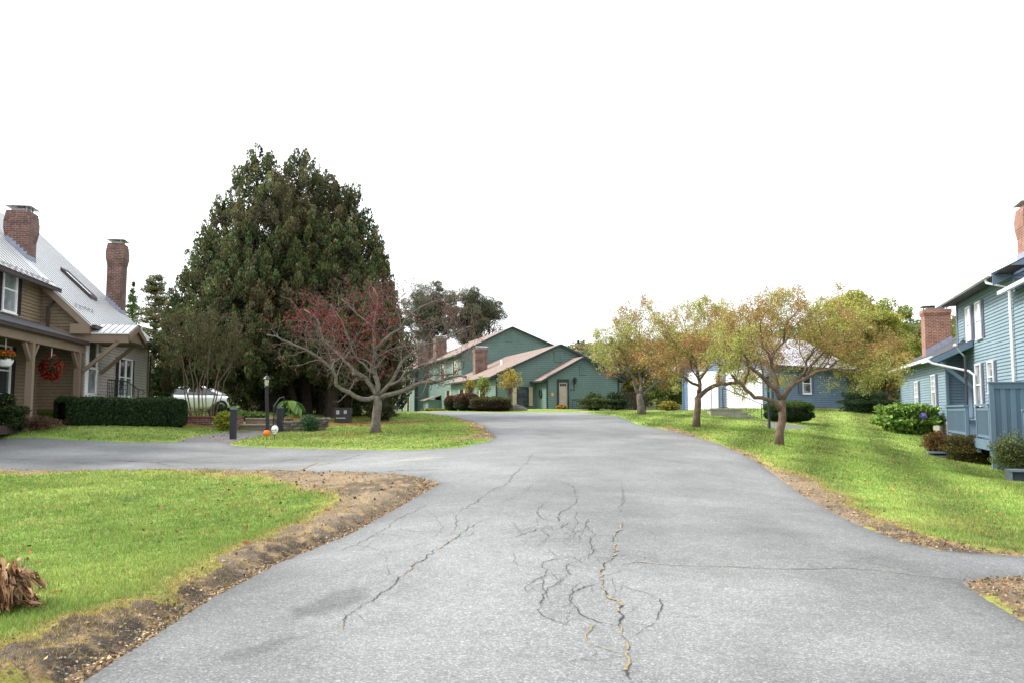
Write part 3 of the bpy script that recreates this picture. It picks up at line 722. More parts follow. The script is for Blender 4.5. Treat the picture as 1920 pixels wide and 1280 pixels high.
# ================================================================== BROWN HOUSE (left)
GB = 1.2
bh = empty('brown_house', (-15.1, 29.0, GB), 'brown clapboard house with pale metal roof, two brick chimneys and a covered porch', 'house', rz=math.atan2(.1747, .985), frame=True)
EX, NXp = (0, 1), (1, 0)     # walls facing +x run along y
zr = lambda x: 4.93 - .95 * x
Lc = 9.0
clap(bh, 'wall', M['browngrey'], (0, 0), (0, 1), (1, 0), [(0, 1.65), (Lc, 1.65), (Lc, 4.55), (0, 4.55)], label='grey-brown clapboard wall beside the door')
clap(bh, 'wall', M['brown'], (-1.4, 0), (1, 0), (0, -1), [(0, 1.65), (1.4, 1.65), (1.4, zr(0) - .15), (0, zr(-1.4) - .15)])
clap(bh, 'wall', M['brown'], (-1.4, -9), (0, 1), (1, 0), [(0, 1.4), (9, 1.4), (9, 6.1), (0, 6.1)])
mb = MB(); mb.face([(-11.4, Lc, 1.2), (0, Lc, 1.2), (0, Lc, 4.6), (-5, Lc, 9.3), (-11.4, Lc, 3.3)]); mb.build('end_wall', M['brown'], bh)
mb = MB(); mb.face([(-1.4,-9,1.2),(-1.4,-9,6.1),(-5,-9,9.3),(-11.4,-9,3.3),(-11.4,-9,1.2)]); mb.build('end_wall', M['brown'], bh)
mb = MB(); mb.box(-.12, -.01, .01, Lc, 1.0, 1.65); mb.box(-1.5, -1.41, -9, 0, 1.0, 1.4); mb.build('foundation', M['concrete'], bh)
# corner boards, rake boards
mb = MB(); mb.box(-.12, .035, -.045, .0, 1.6, 4.75); mb.box(.001, .037, -.0, .12, 1.6, 4.6); mb.box(.002, .04, Lc - .12, Lc, 1.6, 4.55)
mb.hexa([(-1.45, -.30, zr(-1.45) - .36), (.30, -.30, zr(.30) - .36), (.30, -.26, zr(.30) - .36), (-1.45, -.26, zr(-1.45) - .36)], [(-1.45, -.30, zr(-1.45) - .07), (.30, -.30, zr(.30) - .07), (.30, -.26, zr(.30) - .07), (-1.45, -.26, zr(-1.45) - .07)])
mb.hexa([(-1.4, -.05, zr(-1.4) - .5), (.0, -.05, zr(.0) - .5), (.0, -.022, zr(.0) - .5), (-1.4, -.022, zr(-1.4) - .5)], [(-1.4, -.05, zr(-1.4) - .15), (.0, -.05, zr(.0) - .15), (.0, -.022, zr(.0) - .15), (-1.4, -.022, zr(-1.4) - .15)])
mb.box(-.35, .30, -.31, -.02, 4.28, 4.62)
mb.face([(-.0, 0.02, 4.42), (.33, 0.02, 4.42), (.33, 9.2, 4.42), (0, 9.2, 4.42)]); mb.face([(-1.4, -9.2, 5.93), (-.98, -9.2, 5.93), (-.98, -.02, 5.93), (-1.4, -.02, 5.93)])
mb.build('trim', M['browntrim'], bh)
r1 = roof_slab(bh, [(-5, -.32, zr(-5)), (-5, 9.25, zr(-5)), (.35, 9.25, zr(.35)), (.35, -.32, zr(.35))], .07, M['metalroof'], 25)
q2 = [(-5, -9.4, zr(-5)), (-5, -.32, zr(-5)), (-1.0, -.32, zr(-1.0)), (-1.0, -9.4, zr(-1.0))]
mb = MB(); mb.slab(q2, .07); mb.slab([(-11.5,-9.4,3.4),(-11.5,9.25,3.4),(-5,9.25,zr(-5)),(-5,-9.4,zr(-5))], .07); ribs(q2, 24, mb=mb)
mb.slab([(-2.6, -.32, zr(-2.6)+.004), (-2.6, .5, zr(-2.6)+.004), (-1.0, .5, zr(-1.0)+.02), (-1.0, -.32, zr(-1.0)+.02)], .05); mb.build('roof', [M['metalroof'], M['seam']], bh)
# snow guards
for y0, y1, xx, sl in ((.2, 2.2, -.35, 0), (-8.8, .2, -1.15, 0)):
    mb = MB(); zz = zr(xx) + .10; mb.tube([(xx, y0, zz), (xx, y1, zz)], .018, 5)
    y = y0
    while y <= y1: mb.box(xx - .03, xx + .03, y - .02, y + .02, zz - .12, zz + .03); y += .45
    mb.build('snow_guard', M['steel'], bh)
gutter(bh, (.40, -.3, 4.53), (.40, 9.3, 4.53), M['browndk']); gutter(bh, (-.93, -9.4, 5.82), (-.93, .25, 5.82), M['browndk'], .075)
pipe(bh, [(-.93, -.02, 5.75), (-.93, -.02, 5.45), (-1.12, -.14, 5.2), (-1.12, -.14, 4.5)], M['browndk'], .05)
pipe(bh, [(.40, 9.15, 4.5), (.40, 9.15, 4.35), (.1, 8.95, 4.1), (.1, 8.95, 1.5)], M['browndk'], .045)
# skylight
sk = MB(); A0, A1 = -2.45, -1.25
for (xa, xb, ya, yb) in ((A0, A1, 4.7, 4.77), (A0, A1, 5.43, 5.5), (A0, A0 + .07, 4.77, 5.43), (A1 - .07, A1, 4.77, 5.43)):
    sk.hexa([(xa, ya, zr(xa) - .02), (xb, ya, zr(xb) - .02), (xb, yb, zr(xb) - .02), (xa, yb, zr(xa) - .02)], [(xa, ya, zr(xa) + .16), (xb, ya, zr(xb) + .16), (xb, yb, zr(xb) + .16), (xa, yb, zr(xa) + .16)])
sko = sk.build('skylight', M['browndk'], bh); g = MB(); g.face([(A0+.07,4.77,zr(A0+.07)+.12),(A1-.07,4.77,zr(A1-.07)+.12),(A1-.07,5.43,zr(A1-.07)+.12),(A0+.07,5.43,zr(A0+.07)+.12)]); g.build('pane', M['glass_sky'], sko)
# chimneys with stepped flashing
for (cx, cy, zt, w) in ((-2.55, 1.0, 8.75, .74), (-1.42, 8.7, 9.15, .64)):
    ch = chimney(bh, cx, cy, zr(cx) - .9, zt, w, .82, M['brick'])
    mb = MB()
    for k in range(6):
        xa = cx - w/2 + k * w/6; mb.box(xa, xa + w/6, cy - .425, cy - .413, zr(xa + w/6) - .2, zr(xa) + .16)
    mb.box(cx + w/2 + .003, cx + w/2 + .015, cy - .42, cy + .42, zr(cx + w/2) - .1, zr(cx + w/2) + .16); mb.build('flashing', M['flash'], ch)
# windows
window(bh, (0, 0), (0, 1), (1, 0), 4.35, 2.25, 1.75, 1.45, M['white'], M['glass'], M['browndoor'], .32, mull=1)
window(bh, (-1.4, -9), (0, 1), (1, 0), 5.75, 4.75, .95, 1.35, M['white'], M['glass_curtain'], M['browndoor'], .36)
window(bh, (-1.4, -9), (0, 1), (1, 0), 5.55, 2.15, .95, 1.45, M['white'], M['glass'], M['browndoor'], .36)
window(bh, (-1.4, -9), (0, 1), (1, 0), 2.2, 4.75, .95, 1.35, M['white'], M['glass'], M['browndoor'], .36)
# storm door
mb = MB(); o_, u_, n_ = (0, 0), (0, 1), (1, 0)
for a in ((.35,.45,2.05,4.2),(1.35,1.45,2.05,4.2),(.45,1.35,4.1,4.2),(.45,1.35,2.05,2.25),(.45,1.35,3.1,3.18)): mb.ob(o_, u_, n_, a[0], a[1], 0, .09, a[2], a[3])
mb.ob(o_, u_, n_, 1.24, 1.30, .09, .15, 3.0, 3.1)
d = mb.build('door', M['white'], bh); g = MB(); g.ob(o_, u_, n_, .45, 1.35, 0, .05, 2.25, 3.1); g.build('pane', M['glass_curtain'], d); g = MB(); g.ob(o_, u_, n_, .45, 1.35, 0, .05, 3.18, 4.1); g.build('pane', M['glass'], d)
mb = MB(); mb.box(.03, .16, 1.62, 1.74, 3.55, 3.75); mb.build('wall_lamp', M['white'], bh)
# gabled door hood on two braces
hx = 1.55; hy0, hym, hy1 = -.05, .95, 1.95
mb = MB(); zE, zA = 4.33, 4.72
qa = [(0.05, hym, zA), (hx, hym, zA), (hx, hy0 - .1, zE), (0.05, hy0 - .1, zE)]; qb = [(hx, hym, zA), (0.05, hym, zA), (.05, hy1 + .1, zE), (hx, hy1 + .1, zE)]
mb.slab(qa, .04); mb.slab(qb, .04); ribs(qa, 7, mb=mb); ribs(qb, 7, mb=mb); hood = mb.build('door_hood', [M['metalroof'], M['seam']], bh)
mb = MB(); mb.box(.04, hx - .02, hy0 - .06, hy0 + .0, 4.0, 4.3); mb.box(.04, hx - .02, hy1 + .0, hy1 + .06, 4.0, 4.3)
for a, b in (((hy0 - .1), zE - .05), ((hy1 + .1), zE - .05)):
    mb.bar((hx + .02, a, b - .09), (hx + .02, hym, zA - .14), .05, .2)
mb.face([(hx - .05, hy0, 4.05), (hx - .05, hy1, 4.05), (hx - .05, hym, zA - .1)]); mb.face([(.05, hy0, 4.06), (hx, hy0, 4.06), (hx, hy1, 4.06), (.05, hy1, 4.06)])
mb.bar((.05, hy0, 3.0), (1.2, hy0, 4.05), .12, .12); mb.bar((.05, hy1, 3.0), (1.2, hy1, 4.05), .12, .12); mb.build('hood_frame', M['browntrim'], hood)
# stoop
mb = MB(); mb.box(.04, .8, -.1, 3.2, 1.0, 2.02); mb.build('stoop', M['concrete'], bh)
# porch
pq = [(-1.38, -9.2, 4.6), (-1.38, -.03, 4.6), (.1, -.03, 4.02), (.1, -9.2, 4.02)]
roof_slab(bh, pq, .05, M['metalroof'], 30, name='porch_roof'); gutter(bh, (.17, -9.2, 3.95), (.17, -.05, 3.95), M['browndk'], .065)
mb = MB(); mb.box(-.11, .07, -9.2, -.05, 3.62, 3.86); mb.box(-1.38, .07, -9.2, -.05, 3.87, 3.90); mb.bar((-1.38, -.06, 4.66), (.12, -.06, 4.06), .08, .1); mb.build('porch_beam', M['browntrim'], bh)
for py_ in (-8.9, -4.55, -.45):
    zg = 1.0
    mb = MB(); mb.box(-.09, .09, py_ - .09, py_ + .09, zg, 3.62)
    for s in (-1, 1):
        if py_ + s * .6 < -.1: mb.bar((-.01, py_ + s * .05, 3.1), (-.01, py_ + s * .5, 3.6), .1, .1)
    mb.build('porch_post', M['browntrim'], bh)
mb = MB(); mb.box(-1.38, -.2, -9.2, -.05, .95, 1.2); mb.build('porch_floor', M['browndk'], bh)
def toworld(root, x, y, z):
    c, s = math.cos(root.rotation_euler[2]), math.sin(root.rotation_euler[2]); return (root.location.x + c*x - s*y, root.location.y + s*x + c*y, z)

# stair railing by the stoop (world frame thing)
rl = empty('stair_railing', toworld(bh, .75, .6, 1.6), 'black wrought iron lattice railing on the stoop beside the storm door', 'railing', rz=bh.rotation_euler[2], frame=True)
OFF[rl.name] = (.75, .6, rl.location.z)
mb = MB(); rx_ = .75
for y in (.45, 2.9): mb.tube([(rx_, y, 1.7), (rx_, y, 2.75)], .022, 5)
mb.tube([(rx_, .45, 2.73), (rx_, 2.9, 2.73)], .024, 5); mb.tube([(rx_, 2.9, 2.73), (rx_ + .3, 3.3, 2.45), (rx_ + .3, 3.3, 1.5)], .022, 5); mb.tube([(rx_+.3,3.3,2.45),(rx_+.45,3.45,2.42),(rx_+.5,3.45,2.3),(rx_+.4,3.4,2.26)], .018, 5); mb.build('frame', M['black'], rl)
mb = MB()
for k in range(1, 12): mb.tube([(rx_, .45 + k * .2, 1.9), (rx_, .45 + k * .2, 2.72)], .011, 4)
for k in range(5): mb.tube([(rx_, .45, 1.95 + k * .16), (rx_, 2.9, 1.95 + k * .16)], .010, 4)
for k in range(1, 3): mb.tube([(rx_ + k * .1, 2.9 + k * .13, 1.7), (rx_ + k * .1, 2.9 + k * .13, 2.73 - k * .095)], .010, 4)
mb.build('lattice', M['black'], rl)

# ================================================================== GREEN HOUSE (centre, stepped gables)
GG = 1.55
gh_ = empty('green_house', (-1.16, 60.0, GG), 'long green clapboard house with three stepped gables and brown shingle roofs', 'house', rz=math.atan2(.279, .960), frame=True)
# frame: +x along the gable walls, +y receding; section two corner is the origin
def gable(xl, xr, y, ze, za, zb, xa, name='wall', label=None):
    clap(gh_, name, M['green'], (0, y), (1, 0), (0, -1), [(xl, zb), (xr, zb), (xr, ze), (xa, za), (xl, ze)], ex=.14, label=label)
    tb = MB()   # frieze boards following the rake
    for (a, za_, b, zb_) in ((xl, ze, xa, za), (xa, za, xr, ze)):
        tb.hexa([(a, y - .05, za_ - .32), (b, y - .05, zb_ - .32), (b, y - .001, zb_ - .32), (a, y - .001, za_ - .32)], [(a, y - .05, za_ - .03), (b, y - .05, zb_ - .03), (b, y - .001, zb_ - .03), (a, y - .001, za_ - .03)])
    tb.build('rake_board', M['green'], gh_)
def groof(xl, xr, xa, y0, y1, ze, za, ov=.45, fr=.3):
    sl = (za - ze) / (xa - xl); sr = (za - ze) / (xr - xa)
    mb = MB(); mb.slab([(xl - ov, y0 - fr, ze - sl * ov), (xl - ov, y1, ze - sl * ov), (xa, y1, za), (xa, y0 - fr, za)][::-1], .10)
    mb.slab([(xa, y0 - fr, za), (xa, y1, za), (xr + ov, y1, ze - sr * ov), (xr + ov, y0 - fr, ze - sr * ov)][::-1], .10); r = mb.build('roof', M['shingle'], gh_)
    f = MB(); e = .055
    for (xo, zo, s) in ((xl - ov, ze - sl * ov, 1), (xr + ov, ze - sr * ov, -1)):
        f.bar((xo, y0 - fr - .02, zo - .07), (xa, y0 - fr - .02, za - .07), .045, .16)
    f.bar((xl - ov - .04, y0 - fr, ze - sl * ov - .09), (xl - ov - .04, y1, ze - sl * ov - .09), .11, .12); f.build('roof_edge', M['greentrim'], r)
def ventlouvre(x, z, y, w=.55, h=.75):
    mb = MB()
    for k in range(7): mb.box(x - w/2 + .05, x + w/2 - .05, y - .07, y - .03, z + .05 + k * h / 7.6, z + .05 + k * h / 7.6 + .05)
    for a in ((x - w/2, x - w/2 + .05, z, z + h), (x + w/2 - .05, x + w/2, z, z + h), (x - w/2 + .05, x + w/2 - .05, z, z + .05), (x - w/2 + .05, x + w/2 - .05, z + h - .05, z + h)): mb.box(a[0], a[1], y - .08, y - .0, a[2], a[3])
    mb.box(x - w/2 + .05, x + w/2 - .05, y - .03, y - .022, z + .05, z + h - .05); mb.build('gable_vent', M['green'], gh_)
# section two
gable(0, 9.8, 0, 4.35, 6.5, 1.4, 4.9); groof(0, 9.8, 4.9, 0, 15.9, 4.3, 6.55); ventlouvre(4.75, 5.25, 0)
clap(gh_, 'wall', M['green'], (0, 15.8), (0, -1), (-1, 0), [(0, 1.4), (15.8, 1.4), (15.8, 4.25), (0, 4.25)], ex=.14)
# section three (entry)
x3, y3 = 3.05, -2.44
gable(x3, x3 + 5.5, y3, 4.05, 5.45, 1.5, x3 + 2.75); groof(x3, x3 + 5.5, x3 + 2.75, y3, .02, 4.0, 5.5, .4); ventlouvre(x3 + 2.75, 4.2, y3, .5, .65)
clap(gh_, 'wall', M['green'], (x3, 0), (0, -1), (-1, 0), [(0, 1.5), (2.44, 1.5), (2.44, 3.95), (0, 3.95)], ex=.14)
for (q0, q1, q2, q3) in ((x3 - .03, x3 + .08, y3, 3.9), (x3 + 5.42, x3 + 5.53, y3, 3.9), (-.03, .08, 0, 4.2)): mb = MB(); mb.box(q0, q1, q2 - .05, q2, 1.5, q3); mb.build('corner_board', M['greentrim'], gh_)
# section one (two storeys)
x1, y1_ = 1.0, 15.8
gable(x1, x1 + 10.8, y1_, 7.05, 9.35, 3.2, x1 + 4.75); groof(x1, x1 + 10.8, x1 + 4.75, y1_, y1_ + 17, 7.0, 9.4, .5); ventlouvre(x1 + 4.55, 8.0, y1_, .6, .85)
clap(gh_, 'wall', M['green'], (x1, y1_ + 17), (0, -1), (-1, 0), [(0, 1.3), (17, 1.3), (17, 6.9), (0, 6.9)], ex=.14)
# section nought
x0, y0_ = -.2, 32.6
clap(gh_, 'wall', M['green'], (x0, y0_ + 20), (0, -1), (-1, 0), [(0, 1.2), (20, 1.2), (20, 6.4), (0, 6.4)], ex=.14)
gable(x0, x0 + 9.6, y0_, 6.5, 8.7, 1.3, x0 + 4.8); groof(x0, x0 + 9.6, x0 + 4.8, y0_, y0_ + 20, 6.45, 8.75, .5)
mb = MB(); mb.face([(9.8, 0, 1.4), (9.8, 15.8, 1.4), (9.8, 15.8, 4.25), (9.8, 0, 4.25)]); mb.face([(11.8, 15.8, 1.4), (11.8, 32, 1.4), (11.8, 32, 6.9), (11.8, 15.8, 6.9)]); mb.face([(9.4,32.6,1.3),(9.4,52,1.3),(9.4,52,6.4),(9.4,32.6,6.4)]); mb.build('rear_wall', M['green'], gh_)
mb = MB(); mb.box(x0 - .35, x0 + .0, y0_ - .35, y0_ - .2, 1.3, 6.3); mb.build('downspout', M['greentrim'], gh_)
# windows on the lit left walls: (plane x, distance from the near corner)
def gwin(px, y, z, w, h, fm=M['greentrim']): window(gh_, (px, 60), (0, -1), (-1, 0), 60 - y - w, z, w, h, fm, M['glass'], M['cream'], .42, base=.05)
for y in (3.2, 10.4): gwin(0, y, 2.05, 1.15, 1.35)
for y in (1.2, 5.0): gwin(x1, y1_ + y, 2.05, 1.2, 1.5)
for y in (2.0, 7.6): gwin(x1, y1_ + y, 5.0, 1.3, 1.35)
for y in (5.0, 9.6): gwin(x0, y0_ + y, 1.6, 1.25, 1.55)
for y in (6.5, 10.2): gwin(x0, y0_ + y, 4.4, 1.25, 1.45)
mb = MB(); mb.box(x0 - .1, x0, y0_ + 14, y0_ + 15.2, 1.2, 3.4); mb.build('door', M['greentrim'], gh_)
# gable wall window with cream shutters, door, lamp, number plate
window(gh_, (0, 0), (1, 0), (0, -1), 1.62, 1.95 + .1, .78, 1.25, M['greentrim'], M['glass'], M['cream'], .28, base=.05)
dx = x3 + .88
mb = MB(); mb.box(dx - .1, dx + .02, y3 - .09, y3, 1.55, 3.85); mb.box(dx + .65, dx + .77, y3 - .09, y3, 1.55, 3.85); mb.box(dx + .02, dx + .65, y3 - .09, y3, 3.63, 3.85); dr_ = mb.build('door_frame', M['greentrim'], gh_)
mb = MB(); mb.box(dx + .02, dx + .65, y3 - .05, y3, 1.6, 3.63); mb.box(dx + .06, dx + .61, y3 - .065, y3 - .05, 2.55, 2.6)
for a, b in ((1.75, 2.5), (2.68, 3.3)): mb.box(dx + .08, dx + .59, y3 - .06, y3 - .05, a, b)
mb.build('door', M['beige'], gh_); mb = MB()
for k in range(3): mb.box(dx + .09 + k * .17, dx + .23 + k * .17, y3 - .07, y3 - .055, 3.38, 3.54)
mb.build('door_light', M['glass'], gh_)
mb = MB(); cx = dx + 1.18; mb.lathe((cx, y3 - .2, 3.55), [(.03, 0), (.09, .08), (.13, .28), (.17, .32), (.06, .42), (.01, .5)], 8); mb.bar((cx, y3, 3.5), (cx, y3 - .2, 3.55), .05); mb.bar((cx, y3 - .02, 3.25), (cx, y3 - .02, 3.7), .08); mb.build('wall_lamp', M['black'], gh_)
for q_ in (.9, 1.12): mb = MB(); mb.box(dx + q_, dx + q_ + .1, y3 - .04, y3, 3.05, 3.17); mb.build('house_number', M['black'], gh_)
mb = MB(); mb.box(dx - .55, dx - .38, y3 - .05, y3, 2.65, 2.9); mb.build('house_plaque', pmat('plaque', lin(.5, .3, .12), .6, .3, 20), gh_)
# little lean-to box beside section one
mb = MB(); bx0, bx1, by0, by1 = x1 - 1.3, x1, y1_ + 9.5, y1_ + 12.5
mb.box(bx0, bx1, by0, by1, 1.2, 2.75); lt = mb.build('lean_to', M['green'], gh_); mb = MB(); mb.slab([(bx0 - .3, by0 - .3, 2.75), (bx1, by0 - .3, 3.25), (bx1, by1 + .3, 3.25), (bx0 - .3, by1 + .3, 2.75)], .08); mb.build('lean_to_roof', M['shingle'], lt)
# chimneys
chimney(gh_, 1.3, 10.0, 4.2, 6.8, 1.05, .9, M['brick'], corb=False)
chimney(gh_, x1 + 1.0, y1_ + 15.2, 6.6, 9.5, 1.2, 1.6, M['brick'], corb=False)
chimney(gh_, x0 + 1.1, y0_ + 3.5, 6.2, 9.2, 1.2, 1.6, M['brick'], corb=False)
mb = MB(); mb.tube([(2.3, 6.8, 5.0), (2.3, 6.8, 5.75)], .1, 8); mb.build('vent_pipe', M['white'], gh_)
wr = MB(); cyw, czw = -1.2, 2.85
for k in range(14):
    a = 2 * math.pi * k / 14; b = 2 * math.pi * (k + 1) / 14
    wr.tube([(x3 - .07, cyw + .26 * math.cos(a), czw + .30 * math.sin(a)), (x3 - .07, cyw + .26 * math.cos(b), czw + .30 * math.sin(b))], .055, 5)
wo = empty('wreath', toworld(gh_, x3 - .07, cyw, czw), 'round dark wreath hanging on the green entry side wall', 'wreath', rz=gh_.rotation_euler[2], frame=True)
OFF[wo.name] = (x3 - .07, cyw, czw); wr.build('ring', M['green'] if False else pmat('wreath_twigs', lin(.03, .04, .02), .9, .5, 20), wo)
# small railing by the entry door
r2 = empty('stair_railing', toworld(gh_, dx + 1.0, y3 - .6, 1.65), 'low black railing beside the beige entry door of the green house', 'railing', rz=gh_.rotation_euler[2], frame=True)
OFF[r2.name] = (dx + 1.0, y3 - .6, 1.65); mb = MB()
for k in range(7): mb.tube([(dx + .85 + k * .17, y3 - .5, 1.5), (dx + .85 + k * .17, y3 - .5, 2.38)], .012 if k not in (0, 6) else .025, 4)
mb.tube([(dx + .8, y3 - .5, 2.4), (dx + 1.9, y3 - .5, 2.4)], .028, 4); mb.tube([(dx + .8, y3 - .5, 1.8), (dx + 1.9, y3 - .5, 1.8)], .015, 4); mb.build('rails', M['black'], r2)

# ================================================================== DUSTY BLUE GARAGE (behind the right crabapples)
a_ = R(-43)      # front wall direction runs from the near corner to the left and back
GSX, GSY = W(1446, 766, 46)[0], 46.0
sh = empty('blue_garage', (GSX, GSY, 1.6), 'dusty blue clapboard garage building with two wide white doors and ribbed mauve roof', 'garage', rz=R(38), frame=True)
# frame: +x along side wall (right and back), +y along front wall (left and back)
sw_, fw_ = 8.0, 6.3
clap(sh, 'wall', M['shedblue'], (0, 0), (1, 0), (0, -1), [(0, 1.85), (sw_, 1.85), (sw_, 4.25), (0, 4.25)], ex=.13)
clap(sh, 'wall', M['shedblue'], (0, fw_), (0, -1), (-1, 0), [(0, 1.7), (fw_, 1.7), (fw_, 4.3), (fw_ / 2, 6.0), (0, 4.3)], ex=.13)
mb = MB(); mb.box(0.02, sw_, .02, .12, 1.2, 1.85); mb.box(.02, .12, .12, fw_, 1.2, 1.7); mb.face([(sw_, 0, 1.2), (sw_, fw_, 1.2), (sw_, fw_, 4.3), (sw_, fw_/2, 6), (sw_, 0, 4.3)]); mb.build('foundation', M['concrete'], sh)
mb = MB()
for (x, y) in ((0, 0),): mb.box(-.05, .1, -.05, -.0, 1.7, 4.25); mb.box(-.05, 0, 0, .12, 1.7, 4.3)
mb.box(-.05, 0, fw_ - .12, fw_, 1.6, 4.3); mb.box(sw_ - .12, sw_ + .02, -.05, 0, 1.8, 4.2); mb.build('corner_board', M['shedtrim'], sh)
qr = [(-.4, fw_/2, 6.15), (sw_ + .3, fw_/2, 6.15), (sw_ + .3, -.5, 4.15), (-.4, -.5, 4.15)]
roof_slab(sh, qr, .08, M['purpleroof'], 26); roof_slab(sh, [(sw_ + .3, fw_/2, 6.15), (-.4, fw_/2, 6.15), (-.4, fw_ + .5, 4.15), (sw_ + .3, fw_ + .5, 4.15)], .08, M['purpleroof'], 26)
gutter(sh, (-.4, -.55, 4.08), (sw_ + .3, -.55, 4.08), M['greentrim'])
for (s0, s1) in ((.5, 2.75), (3.35, 5.8)):
    mb = MB(); mb.box(-.09, 0, fw_ - s1 - 0, fw_ - s0, 1.62, 3.95)
    for r_ in range(4):
        for c_ in range(4):
            w = (s1 - s0) / 4; ya = fw_ - s1 + c_ * w + .07; mb.box(-.105, -.09, ya, ya + w - .14, 1.72 + r_ * .56, 2.17 + r_ * .56)
    mb.build('garage_door', M['white'], sh)
window(sh, (0, 0), (1, 0), (0, -1), 3.05, 2.65, .75, 1.1, M['white'], M['glass'], M['blueshut'], .32, base=.05)
# concrete steps with handrail in front
sx, sy, _ = W(1352, 766, 41)
st = empty('entry_steps', (sx, sy, 1.2), 'grey concrete steps leading down to the right in front of the white garage doors', 'steps', rz=R(-6), frame=True); OFF[st.name] = (0, 0, 1.2)
mb = MB(); mb.box(-.5, .95, 0, 1.3, .9, 1.66); mb.box(-.55, 1.05, -.04, 1.34, 1.66, 1.74)
for k in range(1, 4): mb.box(.95 + (k - 1) * .32, .95 + k * .32, .02, 1.28, .7, 1.66 - k * .17); mb.box(.93 + (k - 1) * .32, 1.0 + k * .32, -.02, 1.32, 1.66 - k * .17, 1.73 - k * .17)
mb.build('treads', M['concrete'], st)
sr = empty('handrail', (sx, sy - .02, 1.5), 'thin black handrail sloping down beside the concrete steps', 'railing', rz=R(-6), frame=True); OFF[sr.name] = (0, 0, 1.5)
mb = MB(); A = Vector((.1, .05, 2.75)); B = Vector((1.95, .05, 1.95))
mb.tube([A, B, B + Vector((.1, 0, -.04)), B + Vector((.06, 0, -.14))], .02, 5); mb.tube([A, (.1, .05, 1.7)], .02, 5); mb.tube([B, (1.95, .05, 1.05)], .02, 5)
mb.tube([(.1, .05, 1.85), (1.95, .05, 1.2)], .014, 4); mb.tube([(-.45, .05, 1.7), (-.45, .05, 2.85)], .02, 5)
for k in range(1, 10): t = k / 10; mb.tube([A.lerp(B, t), (Vector((.1, .05, 1.85))).lerp(Vector((1.95, .05, 1.2)), t)], .009, 4)
mb.build('rails', M['black'], sr)
lt_ = empty('lattice_panel', W(1358, 766, 44.5)[:2] + (1.7,), 'dark lattice gate panel between the two white garage doors', 'gate', rz=R(-30), frame=True); OFF[lt_.name] = (0, 0, 1.7)
mb = MB()
for k in range(6): mb.box(-.18 + k * .07, -.165 + k * .07, 0, .012, 1.75, 3.15)
for k in range(10): mb.box(-.18, .19, .014, .024, 1.8 + k * .14, 1.815 + k * .14)
mb.build('bars', M['black'], lt_)

# ================================================================== BLUE HOUSE (right)
GR = .6
rz_ = -math.atan2(.296, .955)
rh = empty('blue_house', (17.35, 33.0, GR), 'slate blue clapboard house with a two-storey part, white gutters and red brick chimneys', 'house', rz=rz_, frame=True)
# frame: +y recedes along the street wall, +x into the house; street wall of the low wing is x=0, y 0..12
clap(rh, 'wall', M['blue'], (0, 12), (0, -1), (-1, 0), [(0, 1.27), (12, 1.27), (12, 3.75), (0, 3.75)])
clap(rh, 'wall', M['bluetrim'], (0, 0), (1, 0), (0, -1), [(0, 1.27), (.72, 1.27), (.72, 4.5), (0, 3.9)])
clap(rh, 'wall', M['blue'], (0.02, 1.6), (1, 0), (0, -1), [(0, 3.6), (4, 3.6), (4, 6.3), (0, 3.95)]) if False else None
mb = MB(); mb.box(.03, .2, 0.02, 12, .2, 1.27); mb.box(.03, .72, .021, .2, .2, 1.268); mb.build('foundation', M['concrete'], rh)
# two-storey wall plane x=.7
X2 = .7
clap(rh, 'wall', M['blue'], (X2, 1.1), (0, -1), (-1, 0), [(0, 1.27), (8.4, 1.27), (8.4, 6.05), (0, 6.05)])
clap(rh, 'wall', M['blue'], (X2, 1.1), (1, 0), (0, 1), [(0, 3.5), (9, 3.5), (9, 6.1), (4.5, 8.9), (0, 6.1)])
clap(rh, 'wall', M['blue'], (X2 - .06, -7.3), (0, -1), (-1, 0), [(0, 1.27), (6, 1.27), (6, 5.3), (0, 5.3)])
mb = MB(); mb.box(X2 - .3, X2 + 9, -13, 1.05, .2, 1.26); mb.face([(X2+9, 1.1, 1.2), (X2+9, -13, 1.2), (X2+9, -13, 6), (X2+9, 1.1, 6)]); mb.face([(.1, 12, 1.2), (8, 12, 1.2), (8, 12, 3.8), (4, 12, 5.9), (.1, 12, 3.8)]); mb.build('rear_wall', M['bluetrim'], rh)
mb = MB(); mb.box(-.045, .0, -.0, .1, 1.25, 3.75); mb.box(-.045, .06, -.045, .0, 1.25, 3.8); mb.box(X2 - .045, X2, .98, 1.12, 3.9, 6.05); mb.box(-.045, 0, 11.9, 12.02, 1.25, 3.75); mb.build('corner_board', M['bluetrim'], rh)
# low roof (gable end towards the camera meets the tall wall)
zl_ = lambda x: 3.98 + .55 * x
def rake(xa, xb, y, zf, hh=.3, t=.05):
    m = MB(); m.hexa([(xa, y, zf(xa) - hh), (xb, y, zf(xb) - hh), (xb, y + t, zf(xb) - hh), (xa, y + t, zf(xa) - hh)], [(xa, y, zf(xa) - .05), (xb, y, zf(xb) - .05), (xb, y + t, zf(xb) - .05), (xa, y + t, zf(xa) - .05)]); m.build('rake_board', M['bluetrim'], rh)
rf = MB(); rf.slab([(-.45, -.35, zl_(-.45)), (X2 - .02, -.35, zl_(X2 - .02)), (X2 - .02, 1.12, zl_(X2 - .02)), (-.45, 1.12, zl_(-.45))], .08); rf.slab([(-.45, 1.12, zl_(-.45)), (4, 1.12, zl_(4)), (4, 12.4, zl_(4)), (-.45, 12.4, zl_(-.45))], .08); rf.slab([(4, 1.12, zl_(4)), (8.5, 1.12, 3.73), (8.5, 12.4, 3.73), (4, 12.4, zl_(4))], .08); rf.build('roof', M['shingledk'], rh)
rake(-.42, X2, -.36, zl_, .34); gutter(rh, (-.52, -.4, zl_(-.45) - .02), (-.52, 12.4, zl_(-.45) - .02), M['white'], .06)
